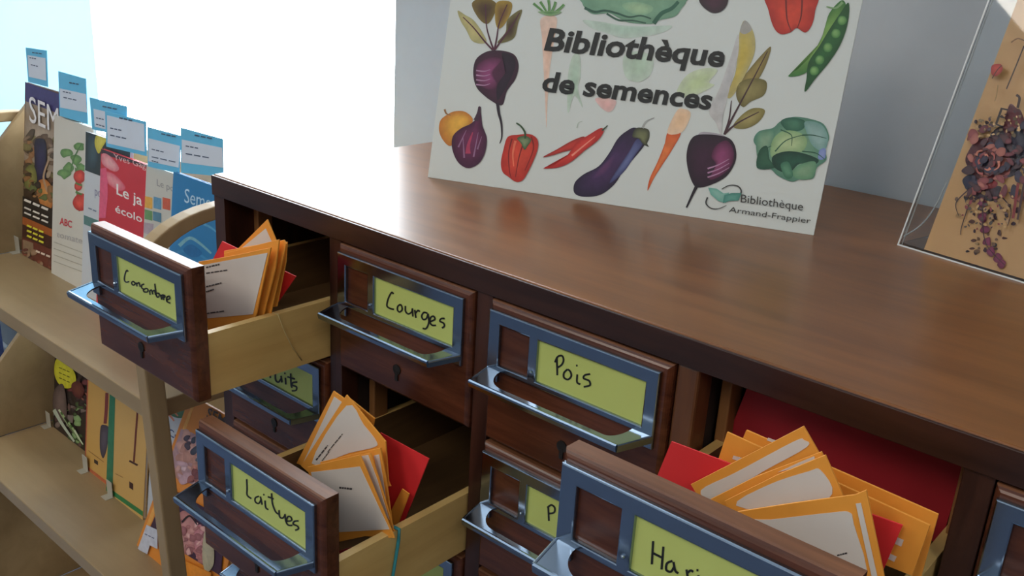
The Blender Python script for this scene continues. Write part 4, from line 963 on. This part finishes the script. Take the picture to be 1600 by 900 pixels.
q4(k, [(229, 820), (246, 828), (246, 858), (234, 852), (230, 866), (215, 858)], (196, 200, 214)); words(k, (226, 834), (242, 842), 1.5, (90, 100, 130), 3)
q4(k, [(284, 874), (330, 895), (330, 930), (284, 905)], (228, 140, 40))
k.build('cover_print', M['ink'], e)
# clear book supports on the shelves
def stand(label, px, zs, yb, n_):
    pl = lean_plane((0, yb, zs), 0, 7); A = pl.at(*px); A.z = zs
    e_ = empty('book_stand', A, label, 'book stand', 'clear book stands at the feet of the books')
    multibox('stand_foot', [((A.x+.006, A.y-.014, zs), (A.x+.022, A.y-.001, zs+.001)), ((A.x+.006, A.y-.0035, zs), (A.x+.022, A.y-.0025, zs+.026))], M['stand'], e_, .0004)
stand('frosted clip stand at the foot of the leftmost magazine on the upper shelf', (24, 380), -.29, .118, 0)
stand('frosted clip stand at the foot of the dark leafy book', (74, 664), -.60, .1325, 0)
stand('frosted clip stand at the foot of the ochre trowel book', (130, 724), -.60, .1085, 0)
stand('frosted clip stand at the foot of the beige hoe book', (168, 766), -.60, .1005, 0)

# navy chair beyond the trolley, only a sliver shows
cx_, cy_ = -1.63, .06
ch = empty('chair', (cx_, cy_, FL), 'navy blue upholstered chair beyond the left end of the trolley', 'chair')
box('seat', (cx_-.24, cy_-.22, FL+.16), (cx_+.24, cy_+.24, FL+.46), M['navy'], ch, .02)
box('backrest', (cx_-.23, cy_+.20, FL+.50), (cx_+.23, cy_+.245, FL+.84), M['navy'], ch, .015)
for sx in (-.21, .21):
    for sy in (-.19, .21): tube('leg', [(cx_+sx, cy_+sy, FL), (cx_+sx, cy_+sy, FL+.17)], .012, M['metal_dark'], ch)
    tube('back_post', [(cx_+sx, cy_+.222, FL+.45), (cx_+sx, cy_+.222, FL+.56)], .011, M['metal_dark'], ch)
# unseen panels added to carry the fill lamps
for x, y in ((-1.0, -1.9), (0.6, -2.2), (2.2, -1.5)):
    cl = empty('fill_panel', (x, y, CEIL-.05), 'added white fill light panel under the ceiling, out of view, %s' % ('far right of the cabinet' if x > 1 else 'straight behind the camera' if x > 0 else 'in front of the trolley'), 'ceiling light', 'added fill light panels')
    multibox('light_frame', [((x-.33, y-.63, CEIL-.05), (x+.33, y-.60, CEIL)), ((x-.33, y+.60, CEIL-.05), (x+.33, y+.63, CEIL)), ((x-.33, y-.60, CEIL-.05), (x-.30, y+.60, CEIL)), ((x+.30, y-.60, CEIL-.05), (x+.33, y+.60, CEIL))], M['sash'], cl)
    box('diffuser', (x-.30, y-.60, CEIL-.02), (x+.30, y+.60, CEIL-.012), M['blind'], cl)
